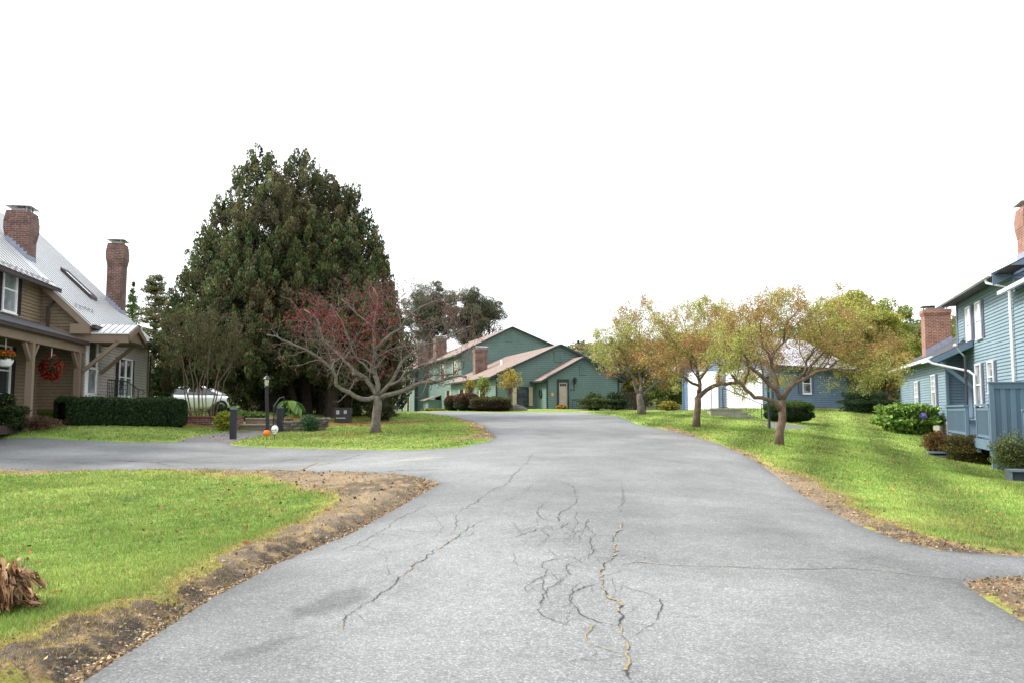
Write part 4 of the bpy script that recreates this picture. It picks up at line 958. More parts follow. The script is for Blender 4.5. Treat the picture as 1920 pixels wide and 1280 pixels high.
clap(rh, 'wall', M['bluetrim'], (0, -.005), (1, 0), (0, -1), [(.0, 3.6), (X2, 3.6), (X2, zl_(X2) - .1), (.0, zl_(0) - .1)])
mb = MB(); mb.face([(-.45, -.3, 3.70), (0, -.3, 3.70), (0, 12.3, 3.70), (-.45, 12.3, 3.70)]); mb.face([(X2 - .55, -8.9, 5.93), (X2, -8.9, 5.93), (X2, 1.5, 5.93), (X2 - .55, 1.5, 5.93)]); mb.build('soffit', M['browndk'], rh)
# upper roof
zu = lambda x: 6.28 + .5 * (x - X2)
mb = MB(); mb.slab([(X2 - .6, -7.1, zu(X2 - .6)), (X2 + 4.5, -7.1, zu(X2 + 4.5)), (X2 + 4.5, 1.6, zu(X2 + 4.5)), (X2 - .6, 1.6, zu(X2 - .6))], .09)
mb.slab([(X2 + 4.5, -7.1, zu(X2 + 4.5)), (X2 + 9.6, -7.1, 6.0), (X2 + 9.6, 1.6, 6.0), (X2 + 4.5, 1.6, zu(X2 + 4.5))], .09); mb.build('roof', M['shingledk'], rh)
gutter(rh, (X2 - .66, -7.1, zu(X2 - .6) - .04), (X2 - .66, 1.6, zu(X2 - .6) - .04), M['white'], .065); rake(X2 - .58, X2 + 4.4, -7.14, zu, .42)
clap(rh, 'wall', M['bluetrim'], (X2, -7.05), (1, 0), (0, -1), [(0, 5.3), (4.4, 5.3), (4.4, zu(X2 + 4.4) - .1), (0, zu(X2) - .1)])
mb = MB(); mb.face([(X2 - .05, -13.3, 1.2), (X2 + 9, -13.3, 1.2), (X2 + 9, -13.3, 5.2), (X2 + 4, -13.3, 7.2), (X2 - .05, -13.3, 5.3)]); mb.build('end_wall', M['blue'], rh)
mb = MB(); mb.slab([(.3, -13.2, 5.35), (X2 + 4, -13.2, 7.3), (X2 + 4, -7.3, 7.3), (.3, -7.3, 5.35)], .08); mb.build('roof', M['shingledk'], rh)
gutter(rh, (.24, -13.2, 5.29), (.24, -7.3, 5.29), M['white'], .055)
pipe(rh, [(X2 - .62, -6.3, 6.0), (X2 - .6, -6.5, 5.75), (X2 - .1, -7.05, 5.5), (X2 - .1, -7.05, 1.3)], M['white'], .05)
# windows on tall wall (s measured from far corner toward camera)
for s in (1.75, 3.35): window(rh, (X2, 1.1), (0, -1), (-1, 0), s, 4.3, .72, 1.25, M['white'], M['glass_sky'], M['blueshut'], .26)
window(rh, (X2, 1.1), (0, -1), (-1, 0), 2.95, 1.85, .72, 1.45, M['white'], M['glass_curtain'], M['blueshut'], .24)
window(rh, (X2, 1.1), (0, -1), (-1, 0), 4.75, 2.3, .72, 1.0, M['white'], M['glass_curtain'], M['blueshut'], .24)
for s in (9.05, 4.7): window(rh, (0, 12), (0, -1), (-1, 0), s, 1.75 if s > 5 else 1.6, .8, 1.35, M['white'], M['glass_curtain'], M['blueshut'], .28, muntin=True)
# side door under the canopy
mb = MB(); mb.ob((X2, 1.1), (0, -1), (-1, 0), 1.35, 2.2, 0, .06, 1.35, 3.4); mb.build('door', M['bluetrim'], rh)
# canopy: small gabled roof with brace
zc_ = lambda x: 3.65 + .45 * (x + .75)
mb = MB(); mb.slab([(-.85, -1.55, zc_(-.85)), (X2 - .03, -1.55, zc_(X2)), (X2 - .03, -.37, zc_(X2)), (-.85, -.37, zc_(-.85))], .07); cn = mb.build('door_canopy', M['shingledk'], rh)
mb = MB(); mb.hexa([(-.82, -1.6, zc_(-.82) - .26), (X2 - .05, -1.6, zc_(X2) - .26), (X2 - .05, -1.55, zc_(X2) - .26), (-.82, -1.55, zc_(-.82) - .26)], [(-.82, -1.6, zc_(-.82) - .03), (X2 - .05, -1.6, zc_(X2) - .03), (X2 - .05, -1.55, zc_(X2) - .03), (-.82, -1.55, zc_(-.82) - .03)])
mb.bar((-.5, -1.52, 3.45), (X2 - .05, -1.52, 2.45), .11, .13); mb.build('canopy_frame', M['bluetrim'], cn)
mb = MB(); mb.bar((-.9, -1.6, 3.53), (-.9, -.35, 3.53), .11, .1); mb.build('gutter', M['white'], cn)
pipe(rh, [(-.88, -1.58, 3.5), (-.75, -1.6, 3.42), (.45, -1.75, 3.1), (X2 - .12, -1.9, 2.95), (X2 - .12, -1.9, 1.75)], M['white'], .042)
# chimneys
c1 = chimney(rh, 1.1, 8.0, 4.0, 6.5, 1.15, 1.0, M['brickred'], corb=False); mb = MB(); mb.hexa([(.51,7.46,4.1),(1.69,7.46,4.7),(1.69,7.48,4.7),(.51,7.48,4.1)],[(.51,7.46,4.55),(1.69,7.46,5.2),(1.69,7.48,5.2),(.51,7.48,4.55)]); mb.build('flashing', M['flash'], c1)
c2 = chimney(rh, 2.15, -4.6, 6.3, 8.55, 1.0, .95, M['brickred']); mb = MB(); mb.box(1.62, 1.64, -5.1, -4.1, 6.5, 7.0); mb.box(1.63, 2.67, -5.1, -5.08, 6.6, 7.2); mb.build('flashing', M['flash'], c2)
mb = MB(); mb.box(-.03, .0, .1, 1.0, .55, 1.2)
for k in range(5): mb.box(-.05, -.03, .14, .96, .62 + k * .11, .68 + k * .11)
mb.build('crawl_space_vent', pmat('vent_grille', lin(.45, .42, .38), .7, .2, 10), rh)

# deck with railings, from the low wing corner to the privacy fence
P0 = Vector(W(1777, 800, 32.4)); P1 = Vector(W(1857, 800, 24.4)); P0.z = P1.z = 0
dk = empty('deck', (P0.x, P0.y, .5), 'raised blue-painted wooden deck with slatted railings beside the blue house', 'deck'); 
dd_ = (P1 - P0).normalized(); LL = (P1 - P0).length; nn_ = Vector((-dd_.y, dd_.x, 0));
if nn_.x < 0: nn_ = -nn_
mb = MB(); u2 = (dd_.x, dd_.y); n2 = (nn_.x, nn_.y)
mb.ob(P0, u2, n2, 0, LL, -.03, 1.6, .62, .74); mb.ob(P0, u2, n2, 0, LL, -.05, 0, .45, .73); mb.build('floor', M['bluetrim'], dk)
ga, gb = None, None
def s_at(px):   # where the line of the rail crosses that image column
    k = (px - 960) / F / cT; return (k * P0.y - P0.x) / (dd_.x - k * dd_.y)
for (a, b) in ((0, s_at(1805)), (s_at(1824), LL - .05)):
    mb = MB(); mb.ob(P0, u2, n2, a, a + .1, -.02, .08, .3, 1.76); mb.ob(P0, u2, n2, b - .1, b, -.02, .08, .3, 1.76); mb.ob(P0, u2, n2, a - .03, b + .03, -.06, .12, 1.76, 1.82); mb.ob(P0, u2, n2, a + .1, b - .1, 0, .05, 1.62, 1.70); mb.ob(P0, u2, n2, a + .1, b - .1, 0, .05, .80, .88)
    k = a + .2
    while k < b - .13: mb.ob(P0, u2, n2, k, k + .04, .005, .045, .88, 1.62); k += .14
    mb.build('railing', M['bluetrim'], dk)
pf = empty('privacy_fence', (P1.x, P1.y, -.2), 'tall slate blue board-on-board privacy fence at the right edge', 'fence'); u3 = (.955, -.296); n3 = (-.296, -.955)
mb = MB(); zt, zb = 2.42, .0
mb.ob(P1, u3, n3, 0, .13, -.06, .07, -.3, zt); mb.ob(P1, u3, n3, 1.7, 1.83, -.06, .07, -.3, zt); mb.build('post', M['bluetrim'], pf)
mb = MB(); mb.ob(P1, u3, n3, .13, 1.7, -.02, .0, zb - .25, zt - .08); k = .17
fb = MB()
while k < 1.6: fb.ob(P1, u3, n3, k + .12, k + .26, .0, .04, zb - .2, zt - .03) ; k += .26
mb.ob(P1, u3, n3, .13, 1.7, .041, .06, zt - .16, zt - .0); mb.ob(P1, u3, n3, .13, 1.7, -.04, -.021, .55, .67); fo = fb.build('board', M['bluetrim'], pf); mb.build('rail', M['bluetrim'], pf)
mb = MB(); mb.ob(P1, u3, n3, -.02, 1.85, -.08, .1, zt, zt + .04); mb.build('cap_rail', M['bluetrim'], pf)
# second, lower rail seen at the frame edge
ub = empty('deck_railing', tuple(W(1925, 800, 21.9)[:2]) + (-.2,), 'lower blue railing panel at the right frame edge in front of the tall fence', 'railing'); q = ub.location
mb = MB(); mb.ob(q, u3, n3, -.1, 1.2, -.05, .1, 1.6, 1.66); mb.ob(q, u3, n3, -.06, .04, -.03, .07, -.2, 1.6)
for k in range(8): mb.ob(q, u3, n3, .1 + k * .14, .14 + k * .14, 0, .04, .1, 1.6)
mb.build('slats', M['bluetrim'], ub)
# low timber steps in the grass
for (px, py, Y, w, d, h, lab) in ((1758, 861, 28.2, .62, .45, .10, 'small grey wooden step lying in the grass below the russet shrub'), (1915, 905, 21.6, .62, .5, .30, 'open grey wooden box step at the right edge of the lawn')):
    x, y, z = W(px, py, Y); z = gh(x, y); t = empty('wooden_step', (x, y, z), lab, 'step', rz=R(-17), frame=True); OFF[t.name] = (0, 0, z)
    mb = MB(); mb.box(-w/2, w/2, -d/2, d/2, z + h, z + h + .05); mb.box(-w/2 + .01, -w/2 + .06, -d/2 + .02, d/2 - .02, z - .1, z + h); mb.box(w/2 - .06, w/2 - .01, -d/2 + .02, d/2 - .02, z - .1, z + h); mb.box(-w/2 + .06, w/2 - .06, d/2 - .06, d/2 - .02, z - .1, z + h); mb.box(-w/2, w/2, -d/2 - .02, -d/2 + .03, z - .02, z + .03)
    mb.build('planks', pmat('grey_planks', lin(.16, .19, .23), .8, .15, 4), t)
# garden pole with arms
x, y, z = W(1816, 812, 29.0); z = gh(x, y); gp_ = empty('garden_pole', (x, y, z), 'dark metal garden pole with a short crooked arm beside the deck', 'pole')
mb = MB(); mb.tube([(x, y, z - .1), (x, y, 3.55)], .045, 8); mb.lathe((x, y, 2.72), [(.045, 0), (.065, .02), (.065, .12), (.045, .14)], 8); mb.build('shaft', pmat('dark_pole', lin(.04, .035, .045), .5, .2, 4), gp_)
mb = MB(); mb.tube([(x, y, 3.5), (x - .18, y, 3.68), (x - .3, y, 3.85)], .025, 6); mb.lathe((x - .32, y, 3.84), [(.03, 0), (.09, .03), (.07, .1), (.01, .13)], 8); mb.build('arm', M['steel'], gp_)
# ================================================================== STREET FURNITURE AND SMALL THINGS
def at(px, py, Y, snap=True):
    x, y, z = W(px, py, Y)
    return (x, y, gh(x, y)) if snap else (x, y, z)
# bollards
for (px, Y, h, lab) in ((437, 26.3, .97, 'square black wooden bollard standing alone on the left side of the path'), (524, 30.0, .9, 'square black wooden bollard standing right of the lamp post by the steps')):
    x, y, z = at(px, 815, Y); o = empty('bollard', (x, y, z), lab, 'bollard', group='black bollards flanking the path')
    mb = MB(); w = .085; mb.box(x - w, x + w, y - w, y + w, z - .1, z + h); mb.hexa([(x-w,y-w,z+h),(x+w,y-w,z+h),(x+w,y+w,z+h),(x-w,y+w,z+h)], [(x-w*.6,y-w*.6,z+h+.03),(x+w*.6,y-w*.6,z+h+.03),(x+w*.6,y+w*.6,z+h+.03),(x-w*.6,y+w*.6,z+h+.03)]); mb.build('post', M['blackwood'], o)
    mb = MB(); mb.box(x - w - .012, x + w + .012, y - w - .012, y + w + .012, z + h - .03, z + h + .004); mb.build('cap', M['bluetrim'], o)
# lamp post with lantern
x, y, z = at(501, 815, 28.7); lp = empty('lamp_post', (x, y, z), 'black lamp post with a small glass lantern, beside the path', 'street lamp')
xt = x - .06
mb = MB(); mb.tube([(x + .02, y, z - .1), (xt, y, z + 1.62)], [.065, .06], 4 * 3); mb.lathe((xt, y, z + 1.60), [(.06, 0), (.085, .02), (.085, .05), (.04, .09)], 12); mb.build('post', M['blackwood'], lp)
mb = MB(); mb.lathe((xt, y, z + 1.68), [(.055, 0), (.06, .02), (.085, .21), (.088, .22)], 6); gl = mb.build('lantern_glass', pmat('lantern_glass', lin(.55, .56, .42), .15, .25, 8), lp)
mb = MB(); mb.lathe((xt, y, z + 1.90), [(.13, 0), (.135, .015), (.105, .06), (.05, .12), (.02, .14), (.012, .2), (.001, .22)], 10)
for k in range(6): a = k * math.pi / 3; mb.tube([(xt + .056 * math.cos(a), y + .056 * math.sin(a), z + 1.68), (xt + .089 * math.cos(a), y + .089 * math.sin(a), z + 1.9)], .007, 4)
mb.build('lantern_cap', M['black'], lp)
# halloween stake lights
x, y, z = at(500, 826, 26.0); o = empty('pumpkin_stake', (x, y, z), 'small orange pumpkin ornament on a stake in the grass', 'ornament')
mb = MB()
for k in range(9):
    a = 2 * math.pi * k / 9; cx_, cy_ = x + .035 * math.cos(a), y + .035 * math.sin(a); mb.tube([(cx_, cy_, z + .13), (cx_ + .02*math.cos(a), cy_ + .02*math.sin(a), z + .16), (cx_ + .025*math.cos(a), cy_+.025*math.sin(a), z + .21), (cx_+.02*math.cos(a), cy_+.02*math.sin(a), z + .26), (cx_, cy_, z + .285)], [.02, .042, .048, .042, .02], 8)
mb.build('pumpkin', M['orange'], o, smooth=True); mb = MB(); mb.tube([(x, y, z - .05), (x, y, z + .15)], .012, 5); mb.tube([(x, y, z + .28), (x + .01, y, z + .32)], .012, 5); mb.build('stake', M['black'], o)
x, y, z = at(515, 826, 26.2); o = empty('skull_stake', (x, y, z), 'small white skull shaped ornament on a stake in the grass', 'ornament')
mb = MB(); mb.lathe((x, y, z + .17), [(.04, 0), (.055, .03), (.06, .07), (.095, .10), (.105, .16), (.095, .22), (.06, .265), (.01, .28)], 14); mb.build('skull', M['white'], o, smooth=True)
mb = MB()
for s in (-1, 1): mb.lathe((x + s * .04, y - .085, z + .29), [(.001, 0), (.026, .012), (.028, .03), (.001, .05)], 8)
mb.box(x - .012, x + .012, y - .075, y - .062, z + .235, z + .265); mb.build('eye_sockets', M['black'], o)
mb = MB(); mb.tube([(x, y, z - .05), (x, y, z + .18)], .012, 5); mb.box(x - .05, x + .05, y - .03, y + .03, z + .155, z + .175); mb.build('stake', M['black'], o)
# timber steps between low walls
x0s, y0s, _ = W(450, 805, 30.4); x1s = W(522, 805, 30.4)[0]; zb = gh((x0s + x1s) / 2, 30.3)
o = empty('timber_steps', ((x0s + x1s) / 2, 30.4, zb), 'two broad timber-edged garden steps at the end of the path', 'steps'); OFF[o.name] = ((x0s + x1s) / 2, 30.4, zb)
mb = MB(); mb.box(x0s, x1s, 30.4, 31.0, zb - .2, zb + .20); mb.box(x0s, x1s, 31.0, 32.5, zb - .2, zb + .42); mb.build('riser', M['stepwood'], o)
mb = MB(); mb.box(x0s, x1s, 30.33, 30.52, zb + .201, zb + .245); mb.box(x0s, x1s, 30.95, 31.12, zb + .421, zb + .465); mb.build('tread_edge', pmat('tread_timber', lin(.36, .29, .21), .9, .2, 4), o)
# red brick edging left of the steps
def W3(px, Y): return W(px, 790, Y)[0]
o = empty('brick_wall', (W3(400, 30.6), 30.6, 1.0), 'low red brick garden wall left of the timber steps', 'wall')
mb = MB(); xa, xb = W3(338, 30.4), x0s; mb.box(xa, xb, 30.5, 30.75, .8, 1.38); mb.box(xb - .25, xb, 29.9, 30.5, .8, 1.34); mb.build('bricks', M['brick'], o)
mb = MB(); mb.box(xa - .02, xb + .02, 30.46, 30.79, 1.38, 1.43); mb.box(xb - .28, xb + .02, 29.87, 30.46, 1.34, 1.385); mb.build('coping', pmat('brick_coping', lin(.2, .085, .06), .9, .25, 9), o)
# stacked fieldstone wall right of the steps
o = empty('stone_wall', (W3(560, 30.3), 30.3, 1.0), 'low dry-stacked fieldstone wall right of the timber steps', 'wall')
mb = MB(); rs = random.Random(4)
for row in range(5):
    xx = x1s + .15
    while xx < W3(606, 30):
        w = rs.uniform(.2, .45); h = .12; zc0 = zb + row * .115 - .1; n_ = 9
        if row < 4 or rs.random() < .6: mb.tube([(xx, 30.3, zc0 + .06), (xx + w * .12, 30.3 + rs.uniform(-.05, .05), zc0 + .06), (xx + w * .88, 30.3, zc0 + .06), (xx + w, 30.3, zc0 + .06)], [.02, rs.uniform(.06, .085), rs.uniform(.06, .08), .02], 6)
        xx += w + .005
mb.build('stones', M['stone'], o)
# utility cabinet
x, y, z = at(643, 790, 33.6); o = empty('utility_box', (x, y, z), 'dark grey utility cabinet with two pale notices under the evergreen', 'utility box')
mb = MB(); mb.box(x - .30, x + .30, y - .25, y + .25, z - .05, z + .56); mb.box(x - .32, x + .32, y - .27, y + .27, z + .56, z + .60); mb.build('cabinet', M['utility'], o)
mb = MB(); mb.box(x - .22, x - .10, y - .262, y - .252, z + .34, z + .50); mb.box(x + .08, x + .20, y - .262, y - .252, z + .36, z + .50); mb.build('notice', pmat('notice_paper', lin(.35, .35, .38), .7, .2, 20), o)
mb = MB()
for k in range(7): mb.box(x - .22 + k * .055, x - .19 + k * .055, y - .262, y - .252, z + .17, z + .20)
mb.build('lettering', M['white'], o)
# black lamp posts / poles on the right lawn
x, y, z = at(1443, 805, 31); o = empty('lamp_post', (x, y, z), 'slim black post lamp standing just left of the nearest right crabapple', 'street lamp')
mb = MB(); mb.tube([(x, y, z - .1), (x - .02, y, z + 1.78)], .045, 8); mb.build('post', M['black'], o); mb = MB(); mb.lathe((x - .02, y, z + 1.75), [(.04, 0), (.06, .03), (.075, .2), (.11, .22), (.03, .32), (.005, .36)], 8); mb.build('lantern', M['black'], o)
x, y, z = at(1450, 775, 38); o = empty('post', (x, y, z), 'thin dark pole behind the black post lamp, in front of the blue garage', 'pole'); mb = MB(); mb.tube([(x, y, z - .1), (x, y, 3.4)], .04, 8); mb.lathe((x, y, 3.38), [(.04, 0), (.05, .02), (.02, .06)], 8); mb.build('shaft', M['black'], o)
# wrought iron plant hanger by the steps
x, y, z = at(512, 812, 29.8); o = empty('garden_trellis', (x, y, z), 'thin black wrought iron handrail with curls beside the timber steps', 'railing')
mb = MB(); mb.tube([(x, y, z), (x, y, z + .95), (x + .12, y + .3, z + 1.25), (x + .2, y + .6, z + 1.3)], .02, 5); mb.tube([(x + .2, y + .6, z + .3), (x + .2, y + .6, z + 1.3)], .02, 5)
for k in range(4): mb.tube([(x + .03 * math.sin(t * .8), y + .15 * k + .05, z + .3 + t * .12) for t in range(7)], .011, 4)
mb.build('rail', M['black'], o)
# white car parked behind the hedge
cx0, cy0 = W(373, 770, 46)[:2]; zg = gh(cx0, 46) + .03 
car = empty('parked_car', (cx0, 46, zg), 'white sedan parked behind the clipped hedge and bare stems', 'car', rz=R(4), frame=True); OFF[car.name] = (0, 0, 0)
def loft(mb, secs):
    nS = len(secs[0]); b = len(mb.v)
    for s in secs: mb.v += s
    for i in range(len(secs) - 1):
        for k in range(nS): k2 = (k + 1) % nS; mb.f.append((b+i*nS+k, b+i*nS+k2, b+(i+1)*nS+k2, b+(i+1)*nS+k)); mb.mi.append(0)
    mb.f.append(tuple(b + k for k in range(nS))[::-1]); mb.f.append(tuple(b + (len(secs)-1)*nS + k for k in range(nS))); mb.mi += [0, 0]
def sec(x, zb, zt, w): return [(x,-w*.9,zb),(x,-w,zb+.12),(x,-w*1.0,zt-.22),(x,-w*.95,zt-.06),(x,-w*.82,zt),(x,w*.82,zt),(x,w*.95,zt-.06),(x,w,zt-.22),(x,w,zb+.12),(x,w*.9,zb)]
mb = MB(); loft(mb, [sec(*a) for a in ((-2.3,.42,.72,.70),(-2.22,.28,.92,.84),(-1.7,.22,.98,.89),(-.9,.2,.97,.90),(.8,.2,.95,.90),(1.3,.2,.90,.89),(1.9,.24,.80,.86),(2.22,.3,.68,.78),(2.32,.38,.55,.62))]); body = mb.build('body', M['carpaint'], car, smooth=True)
mb = MB(); loft(mb, [[(x,-w0,.94),(x,-w1,zt),(x,w1,zt),(x,w0,.94)] for x, zt, w0, w1 in ((-1.75,.99,.74,.72),(-1.15,1.30,.80,.62),(-.6,1.40,.82,.60),(.1,1.42,.83,.60),(.5,1.33,.82,.60),(1.2,.98,.78,.72))]); mb.build('windows', M['glass'], body)
mb = MB(); loft(mb, [[(x,-w1-.03,zt-.015),(x,-w1+.05,zt+.035),(x,w1-.05,zt+.035),(x,w1+.03,zt-.015)] for x, zt, w0, w1 in ((-1.18,1.29,.8,.62),(-.6,1.40,.8,.60),(.1,1.42,.8,.60),(.45,1.35,.8,.6))])
for s in (-1, 1):
    mb.bar((-1.18, s*.62, 1.29), (-1.8, s*.76, .97), .07, .05); mb.bar((.45, s*.6, 1.35), (1.25, s*.76, .96), .06, .05); mb.bar((-.35, s*.61, 1.38), (-.42, s*.83, .95), .07, .05)
mb.build('roof', M['carpaint'], body)
for wx in (-1.4, 1.45):
    for s in (-1, 1):
        mb = MB(); mb.tube([(wx, s*.70, .32), (wx, s*.91, .32)], .32, 18); wh = mb.build('wheel', M['tyre'], car); mb = MB(); mb.tube([(wx, s*.90, .32), (wx, s*.925, .32)], .2, 12); mb.build('rim', M['steel'], wh)
for s in (-1, 1):
    mb = MB(); mb.box(2.16, 2.27, s*.62 - .12, s*.62 + .12, .56, .68); mb.build('headlight', M['glass_curtain'], car); mb = MB(); mb.box(-2.28, -2.2, s*.66 - .1, s*.66 + .1, .68, .82); mb.build('tail_light', pmat('red_lens', lin(.4, .02, .02), .3, .1, 4), car)

# ================================================================== VEGETATION
def ico_core(c, r, col, sub=2, pw=1.0):
    """closed dark inner body of a bush as raw arrays"""
    import bmesh
    bm = bmesh.new(); bmesh.ops.create_icosphere(bm, subdivisions=sub, radius=1)
    V = np.array([v.co[:] for v in bm.verts]); Fc = np.array([[v.index for v in f.verts] for f in bm.faces]); bm.free()
    if pw != 1: V = np.sign(V) * np.abs(V) ** pw
    V = V * np.array(r) + np.array(c); Fq = np.concatenate([Fc, Fc[:, 2:3]], 1)
    return V, Fq, np.tile(np.array(col), (len(V), 1))
def tri_fix(F4): return F4
def bush(name, label, cat, loc, r, nleaf, L, pals, pw=1.0, lump=.12, group=None, core=True, shell=.35, part='foliage', top=None, pmix=None, zlow=0, wd=.6, corecol=(.02,.025,.012), mat=None, stems=0):
    """shrub: leaves through the outer volume of a superellipsoid over a dark core; loc=ground point, r=(rx,ry,rz) half sizes"""
    x, y, z = loc; root = empty(name, loc, label, cat, group=group)
    c = np.array([x, y, z + r[2] * (1 - zlow)])
    d = rnd_dir(nleaf); rad = (1 - shell * rng.random(nleaf) ** 1.5)
    s = np.sign(d) * np.abs(d) ** pw
    nz = 1 + lump * (np.sin(d[:, 0] * 7 + x) * np.sin(d[:, 1] * 6 + 2 * x) + np.sin(d[:, 2] * 9 + y)) + rng.normal(0, .035, nleaf)
    P = c + s * np.array(r) * (rad * nz)[:, None]
    ok = P[:, 2] > z + .02; P = P[ok]; d = d[ok]; rad = rad[ok]
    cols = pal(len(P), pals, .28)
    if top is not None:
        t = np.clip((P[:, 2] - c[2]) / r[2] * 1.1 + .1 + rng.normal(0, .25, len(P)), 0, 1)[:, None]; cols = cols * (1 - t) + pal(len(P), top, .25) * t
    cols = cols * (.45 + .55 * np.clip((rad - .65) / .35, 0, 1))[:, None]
    D = rnd_dir(len(P)) + d * .6; D[:, 2] += .1; D /= np.linalg.norm(D, axis=1, keepdims=True)
    ex = None
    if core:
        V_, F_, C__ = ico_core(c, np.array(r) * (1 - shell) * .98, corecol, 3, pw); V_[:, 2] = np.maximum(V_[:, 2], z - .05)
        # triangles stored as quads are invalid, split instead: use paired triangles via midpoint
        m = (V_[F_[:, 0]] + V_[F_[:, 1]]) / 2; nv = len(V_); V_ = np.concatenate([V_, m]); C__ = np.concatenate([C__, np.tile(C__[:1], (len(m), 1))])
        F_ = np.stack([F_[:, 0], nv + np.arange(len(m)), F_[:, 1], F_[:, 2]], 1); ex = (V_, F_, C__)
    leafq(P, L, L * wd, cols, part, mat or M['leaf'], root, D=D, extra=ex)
    if stems:
        mb = MB()
        for k in range(stems):
            a = rng.uniform(0, 6.28); q = rng.uniform(.1, .5); mb.tube([(x + r[0]*.15*math.cos(a), y + r[1]*.15*math.sin(a), z - .05), (x + r[0]*.4*q*math.cos(a), y + r[1]*.4*math.sin(a), z + r[2]*.7), (x + r[0]*.8*math.cos(a), y + r[1]*.8*math.sin(a), z + r[2]*1.6)], [.02, .014, .005], 5)
        mb.build('stems', M['bark_brown'], root)
    return root
DKG = [(4, (.020, .045, .014)), (2, (.032, .065, .018)), (1, (.012, .025, .010))]
def pxbush(name, label, cat, px0, px1, topy, Y, depth=None, **k):
    """shrub filling image columns px0..px1 up to row top, standing on the ground at depth Y"""
    xa, xb = W(px0, 780, Y)[0], W(px1, 780, Y)[0]; xm = (xa + xb) / 2; z = gh(xm, Y); zt = W((px0 + px1) / 2, topy, Y)[2]
    rx = (xb - xa) / 2; rz = (zt - z) / 2; k.setdefault('r', (rx, depth or rx, rz / (1 - .5 * k.get('zlow', 0))))
    return bush(name, label, cat, (xm, Y, z), **k)
# clipped dark hedge by the brown house, running a little away from the camera
hp = [(W(112, 780, 26.4)[0], 26.4), (W(338, 780, 29.6)[0], 29.6)]
hroot = empty('hedge', ((hp[0][0] + hp[1][0]) / 2, 28.0, 1.0), 'long dark green clipped hedge in front of the brown house', 'hedge')
nh = 60000; t = rng.random(nh); cxh = hp[0][0] + (hp[1][0] - hp[0][0]) * t; cyh = hp[0][1] + (hp[1][1] - hp[0][1]) * t
du = np.array([hp[1][0] - hp[0][0], hp[1][1] - hp[0][1]]); du /= np.linalg.norm(du); dn = np.array([du[1], -du[0]])
ph = rng.uniform(-.75, math.pi + .75, nh); rd = 1 - .22 * rng.random(nh) ** 1.6
ex_ = .42; fc_ = rng.random(nh); sx_ = np.where(fc_ < .35, rng.uniform(-1, 1, nh), np.sign(fc_ - .67)); sz_ = np.where(fc_ < .35, 1.0, rng.uniform(-1, 1, nh)); nn4 = (np.abs(sx_) ** 7 + np.abs(sz_) ** 7) ** (1 / 7); sx_ = sx_ / nn4; sz_ = sz_ / nn4
endr = np.clip(np.minimum(t, 1 - t) / .035, 0, 1) ** .5
lum = 1 + .05 * np.sin(t * 31) + .09 * (fbm(t * 30, ph * 2, 1.0, 3) - .5) * 2
zt_ = 2.02 + .03 * np.sin(t * 9) + .10 * (fbm(t * 26, t * 3, 1.0, 3) - .5) + (rng.random(nh) < .02) * rng.uniform(0, .10, nh); zb_ = gz(cxh, cyh) - .02; hh_ = (zt_ - zb_) / 2
off_ = sx_ * .62 * rd * lum * (.75 + .25 * endr); P = np.stack([cxh + dn[0] * off_, cyh + dn[1] * off_, zb_ + hh_ + sz_ * hh_ * rd * (1 + .02 * np.sin(t * 50)) * (.8 + .2 * endr) * np.where(sz_ > 0, lum * .5 + .5, 1)], 1)
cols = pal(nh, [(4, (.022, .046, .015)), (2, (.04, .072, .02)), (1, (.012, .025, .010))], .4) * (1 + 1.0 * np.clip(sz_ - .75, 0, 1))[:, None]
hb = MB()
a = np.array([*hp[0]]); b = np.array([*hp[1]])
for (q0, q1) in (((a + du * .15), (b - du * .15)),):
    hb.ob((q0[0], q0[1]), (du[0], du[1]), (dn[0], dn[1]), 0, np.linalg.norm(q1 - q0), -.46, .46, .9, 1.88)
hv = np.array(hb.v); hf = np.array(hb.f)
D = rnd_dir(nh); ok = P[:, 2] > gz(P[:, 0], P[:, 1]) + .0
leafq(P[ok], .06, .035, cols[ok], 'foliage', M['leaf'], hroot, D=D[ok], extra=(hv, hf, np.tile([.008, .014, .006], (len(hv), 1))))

pxbush('shrub', 'dark leafy shrub with a yellow leaf at the left frame edge by the porch post', 'shrub', -50, 42, 741, 24.0, nleaf=14000, L=.07, pals=DKG + [(.5, (.16, .15, .02))], lump=.16, shell=.5, depth=.7)
x, y, z = at(70, 795, 24.6)
bush('dry_plants', 'low russet dried plants at the foot of the porch post', 'plants', (x, y, z), (.75, .5, .20), 2500, .09, [(3, (.12, .05, .035)), (2, (.2, .1, .06)), (1, (.05, .06, .02))], core=False, shell=.95, wd=.25)
